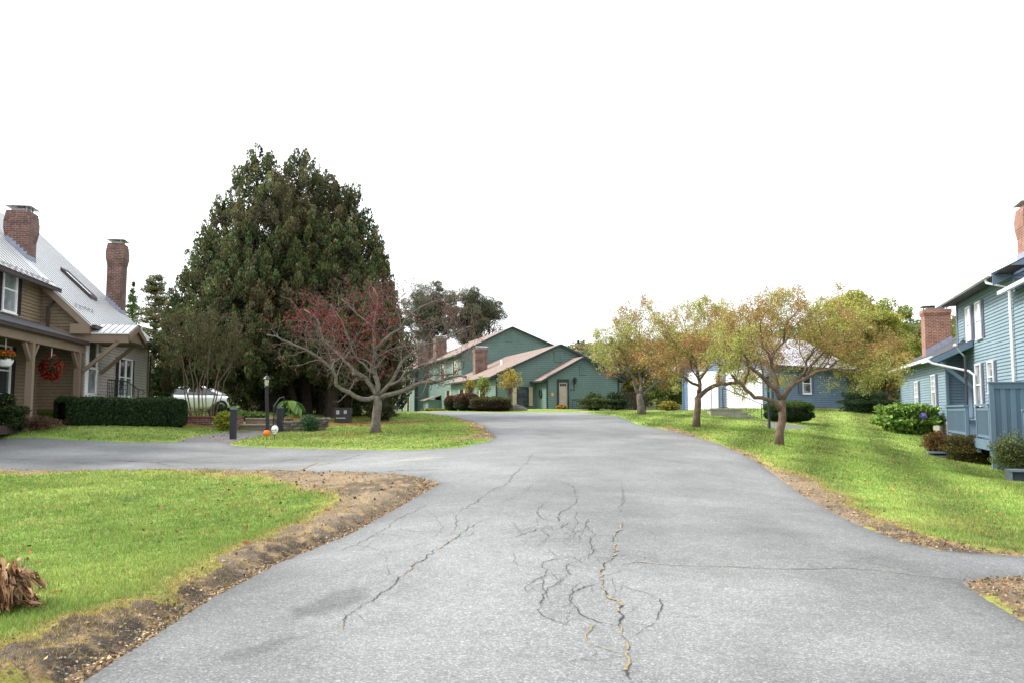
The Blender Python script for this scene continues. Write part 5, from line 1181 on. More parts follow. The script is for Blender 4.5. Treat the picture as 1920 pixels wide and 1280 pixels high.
# withered hosta in the left foreground
x, y = hit(-8, 1150); z = gh(x, y)
wr_ = empty('withered_plant', (x, y, z), 'clump of withered brown drooping leaves at the left foreground edge', 'plant')
V_, F_, C__ = [], [], []
nb = 0
for i in range(260):
    a = rng.uniform(0, 6.28); r0 = rng.uniform(0, .10); L_ = rng.uniform(.10, .34); hgt = rng.uniform(.05, .36) * (1.25 - L_ * 1.6); w = rng.uniform(.010, .026); col = pal(1, [(3, (.46, .27, .15)), (2, (.33, .16, .085)), (1, (.58, .42, .27)), (1, (.18, .09, .05))], .3)[0]
    if rng.random() < .04: col = np.array([.25, .28, .04])
    ca, sa = math.cos(a), math.sin(a); pr = []
    for k in range(10):
        t_ = k / 9; rr_ = r0 + L_ * (.25 * t_ + .55 * math.sin(t_ * 1.45)) * (1 + .08 * rng.normal()); zz = hgt * (4 * t_ * (1 - t_)) ** .6 if t_ < .5 else hgt * (1 - 1.5 * (t_ - .5) ** 1.4) ; zz = max(zz, .01) if t_ > .05 else 0
        ww = w * math.sin(math.pi * min(max(t_, .07), .97)) ** .7 * (1 + .3 * rng.normal()); tw = rng.normal(0, .9)
        pr.append((np.array([x + ca * rr_, y + sa * rr_, z + zz]), np.array([-sa * math.cos(tw), ca * math.cos(tw), math.sin(tw)]) * ww))
    for k, (p, q) in enumerate(pr):
        V_ += [p - q, p - q * .1 + np.array([0, 0, -.012]), p + q]; sh_ = rng.uniform(.7, 1.2); C__ += [col * sh_, col * .7 * sh_, col * sh_]
    for k in range(9):
        for e in (0, 1): F_.append((nb + 3*k + e, nb + 3*k + e + 1, nb + 3*k + e + 4, nb + 3*k + e + 3))
    nb += 30
o = np_mesh('leaves', np.array(V_), np.array(F_), np.array(C__), M['litter'], wr_); o.data.polygons.foreach_set('use_smooth', np.ones(len(o.data.polygons), bool))

# right garden shrubs
pxbush('shrub', 'round dark clipped shrub on a short stem behind the nearest right crabapple', 'shrub', 1437, 1521, 751, 35.5, nleaf=22000, L=.06, pals=DKG, pw=.62, lump=.02, shell=.18, zlow=-.10, depth=.9, top=[(1, (.07, .12, .02))], stems=4)
pxbush('shrub', 'dark spreading juniper shrub at the right corner of the blue garage', 'shrub', 1580, 1668, 735, 45, nleaf=16000, L=.11, pals=DKG, lump=.2, shell=.5, wd=.3)
# hydrangea
x, y, z = at(1703, 812, 34.3)
hy = bush('hydrangea', 'bright green leafy hydrangea bush with one blue bloom beside the blue house', 'shrub', (x, y, z), (1.15, 1.0, .62), 6500, .17, [(4, (.19, .31, .06)), (2, (.25, .38, .08)), (1, (.10, .18, .035))], lump=.14, shell=.4, wd=.75, corecol=(.02, .05, .01), pw=.85)
bx, by, bz = W(1731, 779, 33.4); P = np.array([bx, by, bz]) + rnd_dir(300) * np.array([.13, .13, .11]); ph_ = leafq(P, .06, .055, pal(300, [(2, (.28, .22, .60)), (1, (.45, .33, .70)), (1, (.2, .25, .6))], .15), 'bloom', M['petal'], hy)
RUS = [(3, (.17, .055, .025)), (2, (.13, .09, .02)), (2, (.08, .09, .02)), (1, (.25, .10, .03))]
OLV = [(3, (.10, .10, .02)), (2, (.14, .08, .025)), (2, (.06, .08, .018)), (1, (.05, .03, .02))]
pxbush('shrub', 'russet red shrub left of the two by the deck', 'shrub', 1731, 1782, 806, 28.6, nleaf=7000, L=.055, pals=RUS, lump=.15, shell=.6, stems=14, depth=.55, corecol=(.03, .02, .01))
pxbush('shrub', 'olive and rust coloured shrub right in front of the deck railing', 'shrub', 1768, 1858, 812, 27.2, nleaf=13000, L=.055, pals=OLV, lump=.15, shell=.6, stems=20, depth=.8, corecol=(.03, .02, .01))
pxbush('shrub', 'pale green twiggy shrub in front of the tall privacy fence', 'shrub', 1856, 1938, 812, 23.3, nleaf=6500, L=.055, pals=[(3, (.15, .20, .05)), (2, (.22, .26, .08)), (1, (.07, .10, .03))], lump=.15, shell=.9, core=False, stems=22, depth=.55)
# green house shrubs
REDB = [(3, (.10, .035, .025)), (2, (.14, .05, .035)), (1, (.05, .07, .02))]; UND = [(3, (.03, .045, .015)), (1, (.05, .03, .02))]
pxbush('shrub', 'small rounded shrub turning red, partly hidden behind the middle red one', 'shrub', 833, 864, 741, 56.5, nleaf=7000, L=.11, pals=UND, top=REDB, pw=.8, lump=.03, shell=.25, depth=1.0)
pxbush('shrub', 'large rounded clipped shrub turning red in front of the green house', 'shrub', 851, 901, 737, 55.6, nleaf=11000, L=.11, pals=UND, top=REDB, pw=.75, lump=.03, shell=.25, depth=1.2)
pxbush('shrub', 'low flat-topped clipped shrub, green above and wine red below, near the green gable window', 'shrub', 882, 958, 743, 54.0, nleaf=14000, L=.11, pals=[(3, (.07, .03, .02)), (1, (.03, .04, .015))], top=[(2, (.07, .10, .02)), (1, (.10, .05, .03))], pw=.7, lump=.05, shell=.25, depth=1.1)
pxbush('shrub', 'wispy olive shrub right of the beige entry door', 'shrub', 1088, 1140, 739, 55.5, nleaf=7000, L=.13, pals=[(3, (.06, .09, .03)), (1, (.12, .12, .03))], top=[(1, (.06, .10, .03))], lump=.2, shell=.7, depth=1.0)
pxbush('shrub', 'dark green shrub at the right end of the green entry gable', 'shrub', 1136, 1176, 737, 57, nleaf=6000, L=.13, pals=[(3, (.025, .05, .02)), (1, (.05, .07, .02))], lump=.2, shell=.6, depth=1.0)
pxbush('flowers', 'yellow orange leafy plants under the beige entry door', 'plants', 1043, 1064, 758, 57.0, nleaf=900, L=.12, pals=[(2, (.45, .28, .05)), (1, (.12, .18, .03)), (1, (.4, .12, .03))], core=False, shell=1, depth=.4)
pxbush('flowers', 'low row of green and yellow flowers left of the clipped red shrubs', 'plants', 790, 838, 765, 61.0, nleaf=2200, L=.14, pals=[(2, (.08, .16, .02)), (1, (.5, .3, .03))], core=False, shell=1, depth=.4)
pxbush('shrub', 'golden yellow low plants by the roadside right of the green house', 'shrub', 1235, 1275, 752, 56, nleaf=2500, L=.13, pals=[(3, (.33, .27, .04)), (1, (.12, .16, .03))], core=False, shell=1, depth=.7)
pxbush('boulder_dummy', '', '', 0, 1, 700, 50, nleaf=4, L=.01, pals=DKG) if False else None
x, y, z = at(968, 764, 54.5); o = empty('boulder', (x, y, z), 'low flat grey boulder on the grass mound before the green house', 'rock')
mb = MB(); mb.tube([(x - .75, y, z + .02), (x - .5, y, z + .1), (x, y + .1, z + .12), (x + .5, y, z + .08), (x + .75, y, z)], [.03, .22, .28, .2, .04], 9); mb.build('stone', M['stone'], o)
# under-tree planting on the left
pxbush('shrub', 'dark drooping shrub behind the red crabapple trunk', 'shrub', 688, 741, 752, 35.5, nleaf=9000, L=.09, pals=[(3, (.05, .06, .02)), (2, (.09, .06, .025)), (1, (.03, .04, .015))], lump=.18, shell=.6, depth=.7, wd=.3)
pxbush('shrub', 'bright yellow-green wispy shrub beside the lone bollard', 'shrub', 401, 441, 770, 29.6, nleaf=2400, L=.11, pals=[(3, (.32, .33, .03)), (1, (.16, .2, .03))], core=False, shell=1, depth=.35, wd=.3)
pxbush('shrub', 'grey-green ferny plant spilling over the stone wall', 'shrub', 563, 598, 778, 30.0, nleaf=2600, L=.10, pals=[(3, (.06, .13, .06)), (1, (.10, .18, .08))], core=False, shell=1, depth=.35, wd=.25)
pxbush('flowers', 'bed of leafy ground plants above the timber steps', 'plants', 440, 498, 772, 32.6, nleaf=3500, L=.13, pals=[(2, (.09, .19, .03)), (1, (.2, .26, .04)), (1, (.05, .11, .03))], core=False, shell=1, depth=.5, wd=.6)
pxbush('shrub', 'small dark bush among the bare stems in front of the white car', 'shrub', 392, 424, 756, 31.6, nleaf=3500, L=.07, pals=DKG, shell=.7, depth=.4)
# hosta with huge leaves
x, y, z = at(545, 790, 31.8); ho = empty('hosta', (x, y, z), 'large-leaved bright green hosta right of the timber steps', 'plant')
V_, F_, C__ = [], [], []; nb = 0
for i in range(26):
    a = rng.uniform(0, 6.28); L_ = rng.uniform(.35, .6); hgt = rng.uniform(.35, .95); w = rng.uniform(.13, .2); col = pal(1, [(2, (.07, .19, .05)), (1, (.16, .26, .06))], .2)[0]; ca, sa = math.cos(a), math.sin(a)
    for k in range(6):
        t_ = k / 5; rr_ = .05 + L_ * (.25 + .75 * t_); zz = hgt * (1 - .45 * t_ * t_); q = np.array([-sa, ca, .0]) * w * max(.05, math.sin(math.pi * (.08 + .9 * t_))); p = np.array([x + ca * rr_, y + sa * rr_, z + zz]); V_ += [p - q + [0, 0, .03], p, p + q + [0, 0, .03]]; C__ += [col, col * .8, col]
    for k in range(5):
        for e in (0, 1): F_.append((nb + 3*k + e, nb + 3*k + e + 1, nb + 3*k + e + 4, nb + 3*k + e + 3))
    nb += 18
np_mesh('leaves', np.array(V_), np.array(F_), np.array(C__), M['leaf'], ho)
# hanging baskets under the porch
def pbasket(px, py, Y, lab, red):
    x, y, z = W(px, py, Y); o = empty('hanging_basket', (x, y, z), lab, 'flower basket')
    mb = MB(); mb.tube([(x, y, z + .1), (x, y, 3.66)], .014, 5); mb.build('hanger', M['white'], o)
    if not red:
        mb = MB(); mb.lathe((x, y, z - .32), [(.09, 0), (.15, .03), (.21, .14), (.225, .2), (.235, .2), (.235, .23)], 16); mb.build('pot', M['white'], o)
        P = np.array([x, y, z + .02]) + rnd_dir(700, .5) * np.array([.27, .27, .16]) * rng.uniform(.5, 1, (700, 1)); leafq(P, .06, .05, pal(700, [(3, (.60, .20, .02)), (1, (.55, .06, .02)), (1, (.08, .12, .03))], .2), 'flowers', M['petal'], o)
        P = np.array([x, y, z - .08]) + rnd_dir(400) * np.array([.26, .26, .08]); leafq(P, .07, .04, pal(400, [(1, (.03, .06, .02))], .3), 'leaves', M['leaf'], o)
    else:
        P = np.array([x, y, z - .12]) + rnd_dir(1900, -.1) * np.array([.34, .30, .38]) * rng.uniform(.35, 1, (1900, 1)) ** .6 * (1 + .25 * rng.normal(size=(1900, 1)) * .6); leafq(P, .07, .055, pal(1900, [(4, (.36, .014, .014)), (3, (.22, .008, .01)), (.4, (.55, .2, .12)), (1.5, (.03, .05, .018))], .3), 'flowers', M['petal'], o)
        P = np.array([x, y, z - .08]) + rnd_dir(500) * np.array([.3, .28, .3]); leafq(P, .09, .05, pal(500, [(1, (.04, .08, .025))], .3), 'leaves', M['leaf'], o)
        mb = MB(); mb.lathe((x, y, z - .25), [(.1, 0), (.18, .1), (.2, .2)], 12); mb.build('pot', M['black'], o)
pbasket(10, 666, 23.6, 'white hanging pot of orange flowers at the left end of the porch', False)
pbasket(96, 682, 26.4, 'hanging basket overflowing with bright red flowers under the porch', True)

# ---------------------------------------------------------------- trees
def wob(p, q, k, amp):
    p, q = np.array(p, float), np.array(q, float); L = np.linalg.norm(q - p); pts = [p]
    for i in range(1, k): pts.append(p + (q - p) * i / k + rng.normal(0, amp * L, 3))
    pts.append(q); return pts
def grow(branches, levels, env=None):
    """branches: list of (pts, r0, r1). returns list per level"""
    allb = [branches]; cur = branches
    for lv in levels:
        nxt = []
        for pts, r0, r1 in cur:
            pts = np.array(pts); seg = np.linalg.norm(np.diff(pts, axis=0), axis=1); tot = seg.sum(); cum = np.concatenate([[0], np.cumsum(seg)])
            n = max(1, int(round(tot * lv['n']))) if lv.get('perm', True) else lv['n']
            for i in range(n):
                t = rng.uniform(lv.get('t0', .2), 1.0) * tot if i else tot * .98
                k = min(np.searchsorted(cum, t) - 1, len(seg) - 1); k = max(k, 0); f = (t - cum[k]) / (seg[k] + 1e-9)
                p = pts[k] + (pts[k + 1] - pts[k]) * f; d = (pts[k + 1] - pts[k]) / (seg[k] + 1e-9)
                pr = rnd_dir(1)[0]; pr = pr - d * pr.dot(d); pr /= np.linalg.norm(pr) + 1e-9
                dr = d * lv.get('fw', .7) + pr * lv.get('sp', .9); dr[2] += lv.get('up', .1); dr /= np.linalg.norm(dr)
                L = lv['len'] * rng.uniform(.55, 1.3) * (1 - .35 * t / tot); rad = (r0 + (r1 - r0) * t / tot) * lv.get('rk', .55); rad = max(rad, lv.get('rmin', .003))
                for _ in range(5):
                    if env is None or env(p + dr * L) <= 1 + .12 * rng.random(): break
                    L *= .7
                if L < .05: continue
                sg = lv.get('seg', 4); q = [p]; dd = dr.copy()
                for j in range(sg):
                    dd = dd + rng.normal(0, lv.get('wig', .25), 3); dd[2] += lv.get('curl', 0.0); dd /= np.linalg.norm(dd); q.append(q[-1] + dd * L / sg)
                nxt.append((q, rad, max(rad * .35, .0025)))
        allb.append(nxt); cur = nxt
    return allb
def tubes(allb, sides):
    mb = MB()
    for lv, bs in enumerate(allb):
        for pts, r0, r1 in bs:
            k = len(pts); mb.tube(pts, [r0 + (r1 - r0) * i / (k - 1) for i in range(k)], sides[min(lv, len(sides) - 1)], cap=lv == 0)
    return mb
def sample(bs, n, spread, t0=.2):
    ii = rng.integers(0, len(bs), n); P = np.zeros((n, 3)); T = np.zeros((n, 3))
    for j, i in enumerate(ii):
        pts = bs[i][0]; t = rng.uniform(t0, 1) * (len(pts) - 1); k = min(int(t), len(pts) - 2); a, b = np.array(pts[k]), np.array(pts[k + 1]); P[j] = a + (b - a) * (t - k); T[j] = (b - a)
    return P + rng.normal(0, spread, (n, 3)), T
def px_branch(pl, Y, dy0=0, dy1=0, r0=.1, r1=.03):
    m = len(pl); pts = []
    for i, (a, b) in enumerate(pl):
        y = Y + dy0 + (dy1 - dy0) * i / (m - 1); pts.append(np.array(W(a, b, y)))
    # subdivide with a little wobble
    out = [pts[0]]
    for a, b in zip(pts[:-1], pts[1:]):
        mid = (a + b) / 2 + rng.normal(0, .06 * np.linalg.norm(b - a), 3); out += [mid, b]
    return (out, r0, r1)
def crab(label, group, px, py, Y, trunk, limbs, cen, hw, top, bot, depth, nleaf, colf, L=.05, levels=None, bark='bark', leafpart='leaves', tw=.018, dens=1.0):
    x, y, _ = W(px, py, Y); z = gh(x, y); root = empty('crabapple_tree', (x, y, z), label, 'tree', group=group)
    tb = px_branch(trunk, Y, 0, 0, *limbs[0]); pts = tb[0]; pts[0] = np.array([x, y, z - .08])
    base = [np.array([x, y, z - .1]), np.array([x, y, z + .06])]
    br = [px_branch(l[0], Y, 0, l[1], l[2], l[3]) for l in limbs[1:]]
    c = np.array(W(cen[0], cen[1], Y)); rx = hw / F * Y; rt = (cen[1] - top) / F * Y; rb = (bot - cen[1]) / F * Y
    env = lambda p: math.sqrt(((p[0] - c[0]) / rx) ** 2 + ((p[1] - c[1]) / depth) ** 2 + ((p[2] - c[2]) / (rt if p[2] > c[2] else rb)) ** 2)
    levels = levels or [dict(n=3.0 * dens, len=2.0, fw=.6, sp=.9, up=.25, rk=.38, wig=.28, t0=.25, seg=5), dict(n=3.2 * dens, len=1.0, fw=.6, sp=.9, up=.15, rk=.5, wig=.3, seg=4, t0=.15), dict(n=4.5 * dens, len=.5, fw=.5, sp=.9, up=.15, rk=.5, wig=.3, seg=3, t0=.1)]
    ab = grow(br, levels, env); 
    rt_ = [limbs[0][0] * 1.35] + [limbs[0][0] + (limbs[0][1] - limbs[0][0]) * i / (len(pts) - 2) for i in range(len(pts) - 1)]
    mb = MB(); mb.tube(pts, rt_, 10); mb.build('trunk', M[bark], root, smooth=True)
    mb = tubes(ab, [8, 5, 4, 3]); mb.build('branches', M[bark], root, smooth=True)
    P, T = sample(ab[-1] + ab[-2], nleaf, tw); cols, keep = colf(P, c, rx, rt)
    P = P[keep]; cols = cols[keep]; D = rnd_dir(len(P)); D[:, 2] -= .35; D /= np.linalg.norm(D, axis=1, keepdims=True)
    leafq(P, L, L * .55, cols, leafpart, M['leaf'], root, D=D)
    return root
# red crabapple in the island
def redcol(P, c, rx, rt):
    n = len(P); u = (P[:, 0] - c[0]) / rx; v = (P[:, 2] - c[2]) / rt; f = fbm(P[:, 0], P[:, 2], 1.1, 3)
    cols = pal(n, [(3, (.24, .018, .024)), (3, (.12, .014, .02)), (.7, (.34, .08, .06)), (1.5, (.09, .045, .03))], .35)
    br_ = pal(n, [(3, (.10, .035, .025)), (2, (.17, .07, .04)), (1, (.05, .02, .02))], .3)
    k = np.exp(-(((u + .10) / .26) ** 2 + ((v - .05) / .55) ** 2)) + .75 * np.exp(-(((u + .75) / .38) ** 2 + ((v - .35) / .25) ** 2)) + .22 * (v > .3)
    isred = rng.random(n) < np.clip(k * 1.6, .12, 1); cols = np.where(isred[:, None], cols, br_)
    keep = rng.random(n) < np.clip(k * (.40 + f) + .12, .12, 1); return cols, keep
crab('crabapple with grey lichen bark and sparse deep red leaves on the left island', None, 704, 812, 27, [(704,812),(706,775),(708,742)],
  [(.155, .13), ([(706,744),(690,748),(665,742),(640,729),(631,722),(630,706),(610,680),(585,662),(555,648),(530,638),(500,628)], -1.6, .085, .02),
   ([(707,742),(698,725),(685,708),(661,700)], .3, .085, .07), ([(680,706),(660,690),(645,675),(625,655),(606,637),(598,605),(570,580)], 1.2, .06, .02),
   ([(707,742),(703,700),(703,655),(701,615),(708,575),(700,540)], .5, .09, .02), ([(710,742),(722,728),(745,695),(760,672),(800,645),(850,628),(880,612)], .9, .075, .018),
   ([(712,745),(735,738),(770,727),(793,716),(830,712),(864,703),(874,706)], -1.3, .085, .035), ([(793,716),(808,711),(832,713)], -1.5, .04, .025), ([(795,712),(800,702),(850,700),(868,690),(878,660)], -1.4, .04, .015), ([(710,742),(728,722),(750,712),(765,690),(790,668)], -.8, .055, .018),
   ([(702,700),(688,690),(672,676),(655,640),(640,600),(620,570)], -.6, .045, .015), ([(703,655),(735,625),(760,600),(790,575),(830,560)], -.4, .045, .013), ([(704,690),(722,668),(700,660),(730,600),(760,550)], .9, .035, .012), ([(701,615),(670,590),(640,560)], .4, .03, .01)],
  (708, 640), 200, 520, 735, 3.0, 30000, redcol, L=.055, dens=1.15)
def autcol(orange, green):
    def f_(P, c, rx, rt):
        n = len(P); f = fbm(P[:, 0] + P[:, 1], P[:, 2], .6, 3); cols = pal(n, [(3, (.36, .38, .09)), (2, (.44, .41, .12)), (1.2, (.22, .29, .07))], .28)
        o_ = pal(n, [(3, (.36, .18, .075)), (2, (.28, .14, .07)), (1, (.42, .26, .08))], .25); k = rng.random(n) < np.clip(orange + (f - .5) * 3.0, .03, .97)
        cols = np.where(k[:, None], o_, cols); return cols, rng.random(n) < np.clip(.75 + (fbm(P[:, 0] + 7, P[:, 2] + P[:, 1], 1.8, 3) - .5) * 2.2, .12, 1)
    return f_
LV = [dict(n=3.0, len=2.9, fw=.7, sp=.85, up=.16, rk=.42, wig=.25, t0=.3, seg=5), dict(n=3.4, len=1.1, fw=.6, sp=.9, up=.0, rk=.5, wig=.3, seg=4, t0=.15), dict(n=4.6, len=.5, fw=.5, sp=.9, up=-.1, rk=.5, wig=.3, seg=3, t0=.1)]
GRP = None
crab('nearest of the three crabapples on the right lawn, with a low limb reaching left', GRP, 1461, 836, 22.5, [(1461,836),(1467,785),(1466,748)],
  [(.108, .092), ([(1463,768),(1448,750),(1430,745),(1415,745),(1398,730),(1380,712),(1372,702)], -.8, .065, .035), ([(1380,712),(1397,718),(1398,706),(1404,695),(1400,672),(1388,658),(1370,655)], -.5, .04, .015),
   ([(1464,748),(1455,728),(1435,712),(1415,695),(1403,684),(1400,668),(1385,655),(1365,650)], -.7, .07, .02), ([(1464,748),(1456,722),(1450,700),(1447,680),(1452,660),(1472,640),(1485,615),(1506,596)], .9, .065, .015),
   ([(1467,750),(1478,730),(1490,718),(1512,708),(1530,696),(1560,690),(1590,700),(1620,705)], -.6, .075, .015), ([(1488,718),(1508,700),(1512,675),(1525,655),(1545,640),(1570,610)], .7, .055, .012),
   ([(1512,708),(1520,685),(1545,660),(1560,646),(1600,640),(1640,650)], .2, .045, .012), ([(1447,680),(1430,650),(1425,610),(1440,580)], .2, .04, .01), ([(1470,640),(1480,600),(1500,570)], -.8, .03, .01), ([(1530,696),(1570,676),(1610,670),(1650,690)], 1.2, .035, .01), ([(1403,684),(1380,672),(1350,668)], .6, .035, .01)],
  (1500, 655), 178, 542, 738, 3.0, 84000, autcol(.22, 1), L=.047, levels=LV, tw=.07, bark='bark_brown')
crab('middle of the three crabapples on the right lawn, forked low', GRP, 1305, 802, 28, [(1304,802),(1308,765),(1308,744)],
  [(.118, .108), ([(1310,744),(1325,730),(1340,722),(1352,718),(1372,717),(1390,716),(1397,714),(1397,706),(1403,694),(1402,670)], -.6, .085, .03), ([(1307,746),(1312,728),(1311,712),(1306,695),(1300,670),(1290,640)], .5, .085, .02), ([(1310,722),(1298,718),(1285,708),(1275,705),(1255,690)], -.4, .055, .015),
   ([(1345,720),(1350,700),(1348,680),(1360,640),(1370,600)], .6, .055, .015), ([(1397,706),(1415,694),(1430,690)], -.3, .03, .015), ([(1311,712),(1330,680),(1335,640),(1330,600)], -.8, .045, .012), ([(1300,670),(1270,650),(1250,620)], -.5, .035, .01)],
  (1325, 650), 132, 562, 725, 2.6, 62000, autcol(.34, 1), L=.054, levels=LV, tw=.08, bark='bark_brown')
crab('farthest of the three crabapples on the right lawn, with orange leaves beside the road crest', GRP, 1204, 777, 37, [(1204,777),(1201,755),(1199,738)],
  [(.175, .14), ([(1199,740),(1204,720),(1210,700),(1222,680),(1230,640)], .5, .11, .02), ([(1197,740),(1190,720),(1180,695),(1175,680),(1160,650),(1145,635)], -.5, .08, .015), ([(1203,745),(1215,730),(1228,718),(1250,712),(1275,707)], -.8, .075, .02), ([(1204,720),(1195,690),(1200,650),(1190,610)], .8, .07, .015), ([(1210,700),(1235,690),(1260,670),(1280,640)], 0, .06, .015), ([(1180,695),(1165,690),(1150,672)], .4, .035, .01)],
  (1208, 648), 108, 555, 725, 3.2, 50000, autcol(.66, 1), L=.066, levels=LV, tw=.09)

def stemshrub():
    root = empty('multistem_shrub', at(385, 800, 30.8), 'tall multi-stemmed shrub with thin upright stems and small dull leaves left of the big evergreen', 'tree')
    br = []
    for (x0, x1, x2, r) in ((362,352,330,.035),(368,362,350,.03),(376,370,368,.03),(383,390,395,.025),(388,405,445,.035),(372,375,385,.03),(392,410,470,.03),(380,382,400,.025),(358,345,318,.028),(395,420,455,.022)):
        dy = rng.uniform(-.6, .9); br.append(px_branch([(x0, 802), ((x0 + x1) / 2, 765), (x1, 715), ((x1 + x2) / 2, 665), (x2, 610)], 30.9, 0, dy, r, .010))
    c = np.array(W(390, 640, 31)); env = lambda p: math.sqrt(((p[0] - c[0]) / 1.75) ** 2 + ((p[1] - c[1]) / 1.5) ** 2 + ((p[2] - c[2]) / 1.75) ** 2)
    for b in br: b[0][0][2] = gh(b[0][0][0], b[0][0][1]) - .05
    ab = grow(br, [dict(n=2.6, len=.9, fw=.8, sp=.6, up=.25, rk=.5, wig=.2, t0=.5, seg=4), dict(n=4.5, len=.5, fw=.6, sp=.9, up=.1, rk=.5, wig=.3, seg=3, t0=.1)], env)
    tubes(ab, [6, 4, 3]).build('stems', M['bark_brown'], root, smooth=True)
    P, T = sample(ab[-1] + ab[-2], 11000, .07); ok = P[:, 2] > W(0, 712, 31)[2]; P = P[ok]
    leafq(P, .062, .035, pal(len(P), [(4, (.05, .065, .022)), (2, (.08, .08, .03)), (1, (.13, .05, .035)), (1, (.11, .12, .03))], .3), 'leaves', M['leaf'], root)
stemshrub()

# big evergreens: upright plumes of scale leaves
def evergreen(label, cpx, Y, lobes_px, zlow_py, nper, group=None, trunks=()):
    x, y, z = at(cpx, 785, Y); root = empty('arborvitae', (x, y, z), label, 'tree', group=group)
    PP, CC, DD_ = [], [], []
    for (px, top, dy, r, zl) in lobes_px:
        bx, by, _ = W(px, 780, Y + dy); zt = W(px, top, Y + dy)[2]; zlo = W(px, zl, Y + dy)[2]; H = zt - zlo
        npl = int(17 * H * r * .8); m = 100
        h = 1 - rng.random(npl) ** .7; h[:5] = rng.uniform(.88, 1.0, 5); a0 = rng.uniform(0, 6.28, npl)
        prof = r * (np.minimum(1, (1 - h) * 1.7 + .03) ** .75) * (.72 + .28 * np.minimum(1, h * 4 + .2)) * rng.uniform(.76, 1.12, npl)
        cxp = bx + prof * np.cos(a0); cyp = by + prof * np.sin(a0); czp = zlo + h * H - .55
        pr = rng.uniform(.14, .30, npl) ; phh = rng.uniform(.45, .95, npl)
        tone = np.exp(rng.normal(0, .22, npl)); bz = fbm(cxp, czp, .5, 3) + rng.normal(0, .05, npl)
        t = rng.random((npl, m)); aa = rng.uniform(0, 6.28, (npl, m)); w = np.sin(np.pi * np.clip(t * .85 + .12, 0, 1)) ** .8 * (.35 + .65 * rng.random((npl, m)) ** .5)
        lean = .22 * phh[:, None] * t
        X = cxp[:, None] + np.cos(aa) * w * pr[:, None] + np.cos(a0)[:, None] * lean; Yp = cyp[:, None] + np.sin(aa) * w * pr[:, None] + np.sin(a0)[:, None] * lean; Z = czp[:, None] + t * phh[:, None]
        P = np.stack([X, Yp, Z], -1).reshape(-1, 3)
        col = pal(npl * m, [(4, (.074, .110, .038)), (2, (.095, .150, .042)), (1.5, (.150, .105, .046)), (.35, (.26, .08, .035)), (1.5, (.045, .062, .028))], .28).reshape(npl, m, 3)
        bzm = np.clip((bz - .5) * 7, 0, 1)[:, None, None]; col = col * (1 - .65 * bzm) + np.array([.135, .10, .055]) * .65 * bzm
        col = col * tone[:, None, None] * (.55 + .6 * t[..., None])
        D = np.stack([np.cos(aa) * .5, np.sin(aa) * .5, np.ones_like(aa)], -1).reshape(-1, 3) + rng.normal(0, .3, (npl * m, 3)); D /= np.linalg.norm(D, axis=1, keepdims=True)
        PP.append(P); CC.append(col.reshape(-1, 3)); DD_.append(D)
        # inner foliage, dark
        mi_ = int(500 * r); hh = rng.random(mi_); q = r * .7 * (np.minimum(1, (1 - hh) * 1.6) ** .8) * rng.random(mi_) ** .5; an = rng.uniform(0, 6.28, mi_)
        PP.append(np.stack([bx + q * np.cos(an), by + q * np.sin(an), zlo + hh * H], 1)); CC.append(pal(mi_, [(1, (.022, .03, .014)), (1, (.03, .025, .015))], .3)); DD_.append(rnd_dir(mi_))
    P = np.concatenate(PP); C = np.concatenate(CC); D = np.concatenate(DD_)
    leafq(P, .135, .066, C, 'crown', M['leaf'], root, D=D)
    mb = MB()
    for (px, pt, r, dy) in trunks:
        bx, by, _ = W(px, 785, Y + dy); bz0 = gh(bx, by); tx, _, tz = W(pt, 520, Y + dy); mb.tube([(bx, by, bz0 - .1), (bx + rng.normal(0, .03), by, bz0 + .6), ((bx * 2 + tx) / 3, by, bz0 + 2), (tx, by, tz)], [r * 1.25, r, r * .85, r * .35], 9)
        for k in range(9):
            zz = bz0 + rng.uniform(.5, 5); a = rng.uniform(0, 6.28); l = rng.uniform(.6, 1.5); mb.tube([(bx, by, zz), (bx + l * .5 * math.cos(a), by + l * .5 * math.sin(a), zz + .05), (bx + l * math.cos(a), by + l * math.sin(a), zz + .35)], [.03, .02, .008], 4)
    mb.build('trunk', M['bark_dark'], root)
evergreen('tall dark evergreen forming the left half and left peak of the big cluster', 520, 37.5,
  [(478, 278, 0, 1.75, 640), (440, 318, .8, 1.6, 655), (408, 378, -.2, 1.5, 690), (380, 430, .5, 1.5, 700), (352, 505, 0, 1.35, 706), (340, 585, -.5, .95, 712), (505, 320, -1.4, 1.6, 660), (455, 400, -1.5, 1.6, 690), (415, 500, -1.7, 1.5, 710), (520, 420, -1.8, 1.5, 690), (470, 560, -1.8, 1.4, 715), (490, 330, 1.6, 1.8, 700), (375, 590, -1.2, 1.3, 706), (490, 480, 2.4, 1.8, 750), (430, 560, 2.4, 1.4, 705), (515, 520, 2.8, 1.6, 768)], 700, 9500, trunks=((512, 490, .16, .4), (548, 520, .14, -.3), (530, 500, .13, 1)))
evergreen('tall dark evergreen forming the middle peak of the big cluster', 575, 38.5,
  [(548, 279, 0, 1.7, 640), (578, 300, -.6, 1.7, 650), (602, 322, .2, 1.6, 650), (560, 380, -1.8, 1.7, 680), (600, 430, -1.8, 1.6, 690), (560, 520, -2.2, 1.5, 700), (560, 330, 1.6, 1.9, 700), (560, 500, 2.6, 1.8, 762), (590, 560, 3.0, 1.5, 755)], 700, 9500, trunks=((575, 560, .24, -.4), (598, 590, .15, .8)))
